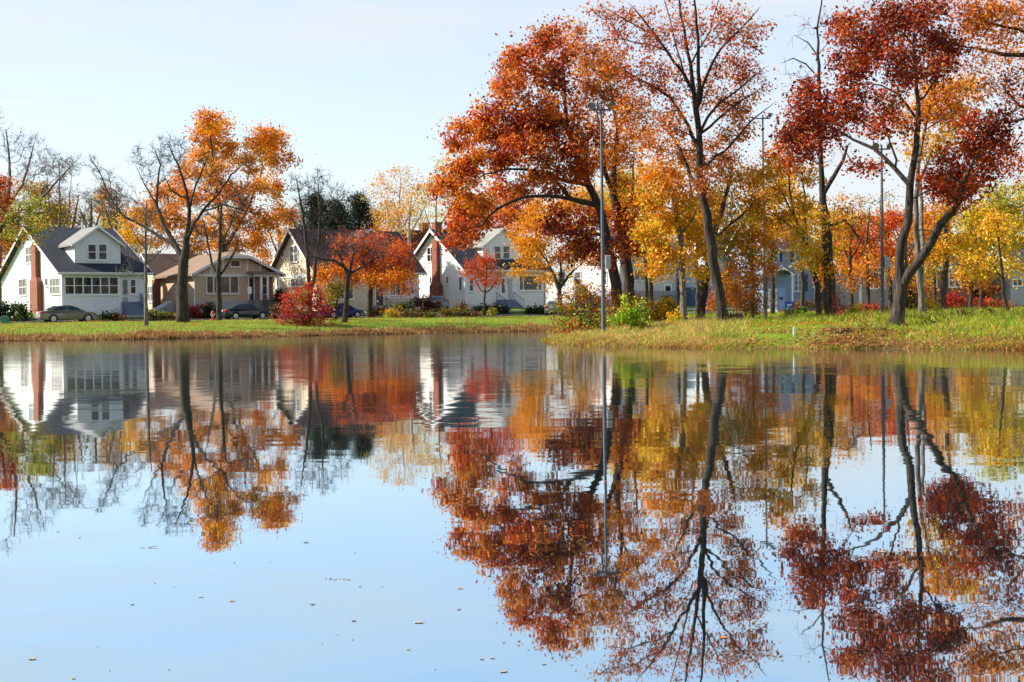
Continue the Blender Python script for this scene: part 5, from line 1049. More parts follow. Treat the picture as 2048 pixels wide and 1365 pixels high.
tree('tree', 'slender leafless tree at the bank in front of the porch steps', 'bare tree', 95,
 [[(293, 656, 9), (292, 620, 7.5), (292, 560, 6.5), (291, 500, 5), (292, 440, 3.5), (293, 400, 2)], [(292, 560, 4), (265, 545, 3), (235, 540, 1.5)], [(292, 530, 4), (318, 505, 3), (335, 490, 1.5)], [(291, 500, 3), (270, 470, 2), (258, 440, 1.2)]],
 [(262, 500, 28, 34, 20, ''), (318, 480, 28, 34, 20, ''), (290, 440, 30, 30, 20, ''), (250, 545, 26, 16, 10, ''), (285, 470, 24, 40, 14, 'U')], per=3, leaf=.16, seed=42, tipr=.009, bark_m=BARK_PALE, twigs=4, twig_len=.6)
tree('tree', 'bare tree with a forked trunk in front of the bungalow picture window', 'bare tree', 112,
 [[(438, 628, 11), (438, 590, 10), (437, 555, 10), (438, 525, 8), (440, 490, 6), (440, 450, 5), (444, 410, 3)], [(437, 556, 6), (424, 530, 5), (418, 500, 4), (410, 460, 3), (400, 420, 1.8)], [(437, 552, 6), (455, 530, 5), (470, 500, 4), (482, 460, 2)], [(440, 490, 4), (462, 450, 3), (472, 410, 2)]],
 [(410, 430, 30, 34, 20, ''), (450, 415, 32, 34, 22, ''), (480, 450, 30, 34, 18, ''), (440, 470, 40, 30, 18, ''), (405, 480, 26, 30, 12, ''), (465, 480, 34, 30, 12, 'U')], per=4, leaf=.2, seed=43, tipr=.008, **B_)
tree('tree', 'twin stemmed bare grey tree in front of the shingled house', 'bare tree', 122,
 [[(619, 612, 10), (619, 570, 9), (616, 530, 8), (612, 480, 7), (606, 430, 5), (598, 385, 3), (590, 350, 1.5)], [(620, 590, 9), (628, 560, 8), (630, 530, 7), (638, 480, 6), (640, 430, 5), (636, 390, 3), (640, 350, 1.5)], [(638, 480, 4), (662, 440, 3), (680, 400, 2)], [(612, 480, 4), (590, 450, 3), (580, 420, 2)]],
 [(600, 380, 28, 38, 39, ''), (640, 370, 32, 34, 42, ''), (675, 395, 28, 34, 33, ''), (595, 430, 28, 34, 30, ''), (640, 430, 40, 30, 36, ''), (685, 440, 28, 26, 21, ''), (620, 480, 34, 26, 21, ''), (660, 480, 34, 24, 18, '')], seed=44, tipr=.011, bark_m=BARK, **B_)
tree('hawthorn_tree', 'flat crowned tree of dense dark twigs on a leaning trunk beside the red shrub', 'tree', 104,
 [[(689, 645, 12), (692, 610, 10), (695, 570, 10), (697, 548, 10), (690, 535, 7), (670, 522, 6), (645, 518, 5), (625, 515, 2)], [(697, 550, 8), (705, 520, 5), (712, 490, 3)], [(697, 548, 7), (725, 535, 4), (745, 518, 3), (770, 512, 2)], [(690, 537, 5), (675, 505, 4), (655, 490, 2)]],
 [(640, 508, 40, 18, 30, ''), (620, 520, 24, 12, 12, ''), (690, 490, 44, 24, 36, 'P'), (740, 500, 44, 24, 32, 'P'), (700, 515, 44, 16, 24, ''), (780, 512, 30, 20, 16, 'P'), (720, 472, 40, 14, 22, 'P'), (660, 490, 36, 20, 22, ''), (660, 530, 24, 8, 6, 'P'), (770, 485, 26, 16, 14, 'P')], per=7, leaf=.14, seed=45, tipr=.008, twigs=3, twig_len=.5, bark_m=BARK)
tree('maple_tree', 'low orange red tree covering the porch of the shingled house', 'maple tree', 130,
 [[(738, 622, 13), (740, 600, 11), (742, 575, 10), (735, 540, 6), (715, 510, 4), (700, 490, 2)], [(742, 578, 7), (765, 550, 5), (790, 530, 3)], [(740, 560, 5), (745, 520, 4), (750, 485, 2)]],
 [(650, 545, 24, 16, 8, 'ON'), (680, 545, 30, 16, 9, 'O'), (648, 565, 16, 12, 4, 'O'), (720, 510, 40, 22, 17, 'RRV'), (760, 495, 38, 22, 17, 'RRV'), (700, 485, 34, 18, 11, 'RU'), (745, 475, 36, 14, 10, 'RRV'), (790, 520, 28, 22, 11, 'RO'), (760, 535, 40, 18, 14, 'RO'), (800, 550, 24, 14, 8, 'O'), (740, 556, 36, 14, 9, 'O'), (782, 560, 26, 14, 7, 'O'), (772, 578, 10, 8, 3, 'O'), (690, 525, 30, 14, 8, 'RRV'), (815, 560, 18, 14, 8, 'O'), (800, 530, 26, 20, 12, 'RO'), (820, 585, 10, 12, 4, 'O'), (655, 580, 14, 10, 5, 'N'), (640, 555, 16, 14, 6, 'ON'), (795, 500, 30, 22, 12, 'RRV'), (725, 540, 44, 18, 14, 'OR'), (765, 560, 40, 14, 12, 'O'), (700, 560, 20, 8, 5, 'O')], leaf=.25, per=44, spread=.42, seed=46, tipr=.01)
tree('pear_tree', 'small round red orange tree on a thin stem in front of the chimney house', 'tree', 133,
 [[(969, 619, 5), (969, 600, 4.5), (970, 585, 4), (972, 560, 3), (974, 530, 1.8)], [(970, 592, 3), (955, 570, 2.5), (945, 545, 1.5)], [(970, 592, 3), (988, 570, 2.5), (998, 545, 1.5)]],
 [(950, 545, 20, 24, 11, 'VR'), (980, 540, 22, 26, 12, 'VO'), (965, 525, 20, 18, 8, 'VR'), (972, 565, 28, 16, 10, 'RV'), (998, 555, 12, 16, 4, 'U'), (940, 530, 12, 14, 4, 'V'), (972, 512, 10, 10, 3, 'V'), (930, 548, 8, 6, 2, 'R')], leaf=.2, per=34, spread=.34, seed=47, tipr=.007)
tree('maple_tree', 'golden orange vase shaped maple right of the chimney house', 'maple tree', 120,
 [[(1121, 622, 10), (1119, 600, 9), (1118, 580, 9), (1108, 550, 6), (1092, 520, 4), (1070, 490, 2.5)], [(1118, 578, 6), (1122, 540, 5), (1120, 490, 3)], [(1118, 578, 6), (1140, 550, 5), (1165, 525, 3)], [(1118, 580, 5), (1100, 540, 4), (1088, 500, 2)]],
 [(1040, 462, 30, 20, 11, 'NO'), (1070, 445, 34, 22, 13, 'NO'), (1050, 490, 34, 18, 12, 'N'), (1085, 480, 34, 22, 13, 'NY'), (1120, 460, 36, 24, 13, 'NO'), (1100, 520, 34, 16, 9, 'NO'), (1060, 520, 28, 16, 8, 'N'), (1040, 545, 22, 10, 4, 'N'), (1150, 500, 34, 20, 11, 'NO'), (1180, 520, 26, 18, 8, 'NO'), (1090, 550, 18, 18, 5, 'N'), (1100, 565, 8, 10, 2, 'N'), (1080, 415, 40, 18, 10, 'NO'), (1120, 420, 34, 20, 9, 'NO')], leaf=.26, per=42, spread=.42, seed=48, tipr=.008)
tree('tree', 'bright scarlet tree behind the chimney house roof', 'tree', 180,
 [[(975, 605, 12), (975, 540, 10), (975, 480, 7), (978, 420, 3)]], [(930, 440, 34, 26, 13, 'V'), (975, 420, 40, 26, 16, 'V'), (1020, 415, 40, 26, 16, 'V'), (1000, 445, 44, 22, 15, 'V'), (950, 465, 40, 18, 11, 'VC'), (1040, 445, 30, 20, 9, 'V'), (900, 455, 20, 16, 5, 'C'), (990, 395, 30, 18, 8, 'VO')], leaf=.36, per=50, spread=.65, seed=49, tipr=.011)
for i, (px, wid, top, lb) in enumerate([(632, 42, 392, 'broad dark evergreen left of the other two behind the shingled house'), (672, 38, 402, 'middle dark evergreen behind the shingled house roof'), (718, 36, 391, 'dark pointed evergreen at the right of the three behind the shingled house')]):
    cl = [(px + (k % 3 - 1) * wid * .55 * (yy - top) / (470 - top + 8), yy, wid * (.35 + .35 * (yy - top) / 80), 14, 12, 'EEK') for k, yy in enumerate(range(top + 8, 485, 9))]
    tree('evergreen_tree', lb, 'evergreen tree', 172 + 3 * i, [[(px, 608, 12), (px, 520, 10), (px, 440, 5), (px, top + 4, 2)]], cl, leaf=.34, per=60, spread=.5, mat=NEEDLE, twigs=0, seed=50 + i, tipr=.011, base_free=.2, aspect=.35)
for i, a in enumerate([
 ('pale yellow birch like tree behind the evergreens', 175, 798, [(770, 370, 34, 26, 12, 'YN'), (800, 360, 38, 28, 14, 'YN'), (835, 372, 34, 28, 12, 'Y'), (775, 410, 36, 24, 12, 'NS'), (815, 410, 40, 26, 14, 'YN'), (790, 440, 40, 18, 11, 'N'), (840, 440, 30, 18, 8, 'YN'), (750, 395, 20, 20, 5, 'NS'), (760, 440, 20, 20, 5, 'N')], 340),
 ('yellow lime coloured tree left of the big oak', 182, 872, [(880, 345, 30, 26, 9, 'YL'), (905, 325, 28, 16, 5, 'YL'), (862, 390, 34, 28, 11, 'YL'), (905, 385, 36, 30, 13, 'Y'), (890, 425, 40, 22, 12, 'YL'), (850, 430, 30, 20, 8, 'L'), (935, 360, 26, 24, 7, 'LY'), (930, 410, 24, 24, 7, 'Y')], 325),
 ('yellow orange tree beside the white birch trunk', 165, 820, [(810, 425, 34, 20, 10, 'N'), (835, 400, 30, 24, 9, 'YN'), (860, 375, 26, 22, 7, 'YN'), (800, 460, 36, 14, 8, 'NS'), (770, 460, 24, 14, 5, 'N')], 370)]):
    lb, D, px, cl, tp = a
    tree('birch_tree', lb, 'tree', D, [[(px, 605, 7), (px - 1, 540, 6.5), (px - 2, 470, 6), (px, 420, 4), (px + 3, tp + 20, 1.5)], [(px - 2, 470, 4), (px + 22, 430, 3), (px + 38, 390, 1.5)], [(px - 2, 480, 4), (px - 20, 430, 3), (px - 28, 400, 1.5)]], cl, leaf=.27, per=30, spread=.6, bark_m=BARK_BIRCH, seed=55 + i, tipr=.011, twigs=2, twig_len=1.0)
tree('tree', 'large bare tree at the left edge above the white house', 'bare tree', 150,
 [[(-8, 610, 18), (-6, 540, 16), (0, 470, 13), (10, 420, 10), (20, 370, 7), (18, 310, 4), (12, 260, 2)], [(0, 470, 8), (50, 430, 6), (90, 390, 5), (130, 345, 3), (160, 315, 1.5)], [(10, 420, 6), (45, 370, 5), (60, 320, 4), (70, 280, 2)], [(50, 430, 5), (95, 425, 4), (125, 400, 2)]],
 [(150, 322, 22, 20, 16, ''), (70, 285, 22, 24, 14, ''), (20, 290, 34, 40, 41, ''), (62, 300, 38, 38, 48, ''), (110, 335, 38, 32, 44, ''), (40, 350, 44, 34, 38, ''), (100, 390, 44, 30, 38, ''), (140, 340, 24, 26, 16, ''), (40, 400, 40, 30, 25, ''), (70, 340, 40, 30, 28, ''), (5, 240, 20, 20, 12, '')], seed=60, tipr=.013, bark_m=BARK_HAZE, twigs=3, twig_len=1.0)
tree('tree', 'dark red and rust tree cut by the left edge', 'tree', 118,
 [[(-22, 626, 18), (-20, 560, 16), (-14, 480, 11), (-5, 420, 7), (0, 370, 3)], [(-14, 480, 6), (10, 430, 4), (22, 395, 2)]], [(5, 375, 22, 26, 9, 'RU'), (18, 400, 18, 22, 7, 'RO'), (0, 410, 24, 26, 10, 'DR'), (8, 445, 22, 24, 9, 'DR'), (-5, 480, 22, 26, 8, 'UD'), (15, 470, 14, 16, 4, 'U'), (-15, 390, 24, 40, 10, 'RU'), (-10, 520, 20, 20, 6, 'UD'), (12, 365, 16, 10, 3, 'O')], leaf=.24, per=42, spread=.42, seed=61)
tree('tree', 'green and yellow leaved tree overhanging the white house gable', 'tree', 114,
 [[(-40, 628, 16), (-36, 560, 14), (-20, 490, 10), (15, 440, 7), (45, 420, 4), (70, 425, 2)], [(15, 440, 4), (40, 450, 3), (68, 465, 1.5)]], [(45, 418, 26, 16, 9, 'GL'), (70, 415, 22, 18, 8, 'GL'), (30, 440, 26, 18, 9, 'GK'), (62, 445, 26, 18, 9, 'GL'), (80, 460, 16, 14, 4, 'LY'), (55, 470, 14, 14, 4, 'LN'), (30, 460, 20, 14, 5, 'GU'), (75, 480, 8, 10, 2, 'LY'), (10, 455, 18, 18, 5, 'GK')], leaf=.22, per=40, spread=.36, seed=62)

for i, (px, D, cl, lb) in enumerate([
 (1292, 98, [(1290, 400, 34, 26, 9, 'YL'), (1270, 435, 32, 24, 9, 'YL'), (1310, 440, 34, 24, 10, 'YN'), (1285, 475, 30, 20, 7, 'Y'), (1318, 375, 26, 24, 6, 'YL'), (1262, 400, 24, 22, 6, 'NL')], 'yellow lime maple between the oaks and the slim pale trunk'),
 (1505, 100, [(1500, 440, 34, 28, 11, 'GO'), (1530, 470, 30, 26, 9, 'ON'), (1488, 490, 30, 24, 9, 'OG'), (1515, 515, 26, 18, 6, 'N'), (1520, 400, 28, 26, 7, 'NO')], 'olive and orange maple left of the blue house'),
 (1605, 104, [(1600, 440, 34, 26, 9, 'NY'), (1570, 465, 30, 22, 8, 'N'), (1640, 430, 28, 22, 6, 'NO'), (1585, 400, 30, 26, 7, 'NY')], 'amber maple hanging over the roof of the blue house'),
 (1702, 108, [(1700, 460, 34, 26, 9, 'OU'), (1680, 495, 26, 18, 6, 'NO'), (1725, 440, 30, 22, 8, 'UO'), (1695, 425, 30, 22, 6, 'UB'), (1670, 450, 24, 22, 5, 'NB')], 'rusty maple in front of the beige house roof'),
 (1868, 100, [(1865, 460, 34, 26, 9, 'NO'), (1850, 500, 30, 20, 8, 'O'), (1885, 510, 28, 18, 7, 'YN'), (1880, 425, 30, 24, 7, 'NO'), (1835, 470, 26, 22, 6, 'OU')], 'orange maple in front of the brick house'),
 (1962, 102, [(1960, 460, 40, 28, 12, 'YL'), (2000, 490, 36, 26, 11, 'Y'), (1945, 505, 34, 20, 8, 'YN'), (1985, 430, 36, 24, 9, 'LY'), (2030, 455, 30, 28, 9, 'YL'), (1990, 530, 34, 12, 5, 'Y')], 'broad yellow maple behind the crimson hedge'),
 (1395, 112, [(1390, 420, 34, 28, 10, 'NY'), (1415, 455, 30, 26, 9, 'OY'), (1380, 470, 28, 22, 8, 'YN'), (1430, 410, 28, 26, 8, 'LN'), (1400, 505, 24, 16, 5, 'N')], 'golden maple behind the tall leaning trunk'),
 (1302, 116, [(1300, 520, 30, 20, 8, 'NY'), (1280, 545, 24, 14, 5, 'NG'), (1325, 540, 24, 16, 5, 'YN'), (1340, 500, 24, 20, 5, 'N'), (1300, 490, 30, 18, 6, 'NO')], 'low golden tree hiding the front of the two storey white house'),
 (1665, 118, [(1660, 530, 26, 18, 7, 'OU'), (1690, 520, 26, 18, 7, 'NO'), (1640, 560, 18, 14, 4, 'U'), (1675, 480, 26, 22, 7, 'NO'), (1640, 420, 26, 26, 6, 'NY'), (1690, 400, 28, 26, 5, 'UN')], 'rust and amber tree between the blue and beige houses'),
 (1545, 108, [(1540, 390, 34, 28, 9, 'NY'), (1570, 360, 30, 26, 8, 'NY'), (1515, 365, 28, 26, 7, 'NO'), (1555, 430, 32, 20, 8, 'Y'), (1530, 455, 24, 18, 6, 'NO'), (1590, 340, 24, 22, 5, 'N')], 'tall golden tree directly behind the second light pole'),
 (1735, 94, [(1725, 545, 20, 14, 4, 'UN'), (1750, 560, 18, 14, 4, 'UO'), (1712, 570, 14, 12, 3, 'UB'), (1740, 520, 22, 16, 4, 'ON')], 'thin rusty sapling tree in front of the beige house window'),
 (1812, 96, [(1805, 540, 18, 18, 4, 'ON'), (1828, 560, 16, 16, 4, 'UN'), (1815, 580, 16, 12, 3, 'BU'), (1850, 575, 16, 14, 4, 'NU')], 'thin orange young tree between the forked oak and the brick house'),
 (1942, 92, [(1935, 560, 18, 14, 4, 'NU'), (1955, 540, 20, 16, 5, 'YN'), (1925, 540, 16, 14, 3, 'N'), (1962, 572, 14, 10, 3, 'UB')], 'thin yellow brown young tree in front of the brick house wall')]):
    tree('maple_tree', lb, 'maple tree', D, [[(px, 618, 9), (px + 1, 570, 8), (px - 2, 520, 7), (px, 460, 4), (px + 4, 410, 2)], [(px - 2, 525, 4), (px - 20, 480, 3), (px - 28, 450, 1.5)], [(px, 520, 4), (px + 22, 480, 3), (px + 30, 450, 1.5)]], cl, leaf=.24, per=40, spread=.4, seed=80 + i, tipr=.01)

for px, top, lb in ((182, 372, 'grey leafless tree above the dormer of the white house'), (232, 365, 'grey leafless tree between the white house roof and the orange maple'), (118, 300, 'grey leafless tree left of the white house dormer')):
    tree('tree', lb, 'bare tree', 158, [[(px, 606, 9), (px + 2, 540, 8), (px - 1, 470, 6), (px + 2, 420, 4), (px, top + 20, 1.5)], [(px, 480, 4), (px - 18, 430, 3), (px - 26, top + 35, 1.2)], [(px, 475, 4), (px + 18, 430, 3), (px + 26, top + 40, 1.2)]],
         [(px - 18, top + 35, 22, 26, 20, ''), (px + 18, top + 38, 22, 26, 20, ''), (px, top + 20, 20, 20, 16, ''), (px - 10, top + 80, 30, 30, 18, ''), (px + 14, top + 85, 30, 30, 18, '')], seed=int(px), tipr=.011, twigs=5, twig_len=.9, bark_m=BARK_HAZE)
 
for px, D, lb, pal in ((2260, 75, 'golden maple standing beyond the right edge of the view', 'NY'), (2420, 90, 'orange maple far beyond the right edge of the view', 'NO'), (2330, 120, 'yellow lime maple beyond the right edge near the street', 'YL')):
    tree('maple_tree', lb, 'maple tree', D, [[(px, 640, 16), (px + 2, 560, 14), (px - 3, 480, 11), (px, 400, 7), (px + 4, 300, 3)], [(px - 3, 480, 7), (px - 40, 400, 4), (px - 60, 350, 2)], [(px, 470, 7), (px + 40, 400, 4), (px + 60, 340, 2)]],
         [(px + dx, yy, 40, 34, 9, pal) for dx, yy in ((0, 300), (-45, 350), (45, 340), (-60, 410), (0, 390), (60, 400), (-30, 460), (35, 460), (-70, 470), (75, 460))], leaf=.24, per=40, spread=.4, seed=px)
# woods behind the houses, every tree on its own
WOODS = [(30, 168, 390, 80, 'NUS', 'ochre brown tree behind the left gable of the white house', 13), (95, 176, 355, 80, 'LU', 'olive and rust tree above the white house roof', 12), (150, 184, 375, 70, 'UGS', 'brown olive thin tree right of the white house ridge', 10), (205, 192, 385, 60, 'SU', 'pale twiggy brown tree in the gap left of the orange maple', 8), (240, 172, 440, 50, 'YL', 'yellow green tree low behind the white house dormer', 9), (-45, 172, 360, 80, 'NU', 'ochre tree beyond the left edge', 8),
 (560, 186, 425, 60, 'OU', 'rust orange tree behind the shingled gable', 8), (600, 196, 440, 50, 'LN', 'olive yellow tree low between the evergreens and the maple', 7), (760, 190, 405, 60, 'NS', 'tan tree just right of the evergreens', 7),
 (1075, 172, 400, 70, 'NO', 'orange tree behind the vase shaped maple', 8), (1180, 178, 350, 90, 'NY', 'yellow orange tree behind the big oak trunks', 10), (1265, 160, 345, 80, 'YL', 'yellow lime tree between the oak and the tall rust tree', 11), (1330, 176, 330, 80, 'NY', 'golden tree behind the yellow maple', 10), (1420, 166, 370, 80, 'OG', 'orange green tree behind the tall leaning trunk', 10), (1490, 180, 420, 70, 'GO', 'dark olive and orange tree left of the blue house', 9), (1575, 186, 400, 70, 'NO', 'amber tree behind the blue house roof', 7),
 (1700, 176, 430, 80, 'SU', 'greyish brown tree behind the beige house', 6), (1755, 190, 385, 70, 'SB', 'bare looking tan tree in the gap left of the forked oak', 5), (1820, 172, 420, 70, 'OU', 'orange tree behind the two slender trunks', 8), (1900, 176, 400, 80, 'NL', 'yellow brown tree behind the brick house', 9), (1985, 168, 400, 80, 'LG', 'green yellow tree behind the crimson hedge', 10), (2060, 172, 380, 80, 'YG', 'yellow green tree at the far right edge', 10)]
for i, (px, D, top, wd, pal, lb, dn) in enumerate(WOODS):
    rg = random.Random(900 + i); cl = []
    for k in range(13):
        f = rg.random(); yy = top + (585 - top) * f; ww = wd * (.35 + .55 * math.sin(min(1, f * 1.3 + .2) * math.pi * .62)); cl.append((px + rg.uniform(-ww, ww) * .7, yy, wd * rg.uniform(.22, .36), wd * rg.uniform(.18, .3), dn, pal))
    st = [[(px, 606, 11), (px + rg.uniform(-4, 4), 540, 9), (px + rg.uniform(-8, 8), 470, 6), (px + rg.uniform(-10, 10), top + 15, 2)], [(px, 520, 5), (px - wd * .4, 460, 3), (px - wd * .5, top + 40, 1.5)], [(px, 530, 5), (px + wd * .4, 460, 3), (px + wd * .45, top + 35, 1.5)]]
    tree('tree', lb, 'tree', D, st, cl, leaf=.34, per=38 if dn > 5 else 20, spread=.65, seed=200 + i, tipr=.011, twigs=2, twig_len=1.1, bark_m=BARK_GREY, base_free=.15)
# ---------------------------------------------------------------- shrubs
shrub('shrub', 'big round crimson and red shrub at the water bank behind the black sedan', 'shrub', 98, 610, 652,
 [(600, 600, 40, 26, 24, 'CRV'), (580, 620, 24, 22, 12, 'CR'), (635, 600, 30, 24, 16, 'CVR'), (610, 625, 44, 20, 20, 'CD'), (645, 625, 22, 22, 10, 'CR'), (615, 582, 30, 14, 10, 'VC'), (606, 592, 16, 14, 6, 'L'), (640, 585, 14, 10, 4, 'V'), (575, 595, 14, 14, 5, 'VC'), (612, 640, 30, 10, 8, 'D')], leaf=.15, spread=.22, per=32, twigs=2, twig_len=.5)
tree('shrub', 'olive green sprawling shrub under the flat crowned tree', 'shrub', 112, [[(672, 632, 5), (672, 615, 4), (674, 600, 3)]], [(670, 580, 18, 14, 8, 'GB'), (665, 600, 16, 10, 6, 'LG'), (690, 572, 16, 12, 6, 'BG')], leaf=.2, per=36, spread=.3, parts=('stems', 'foliage'), base_free=-1)
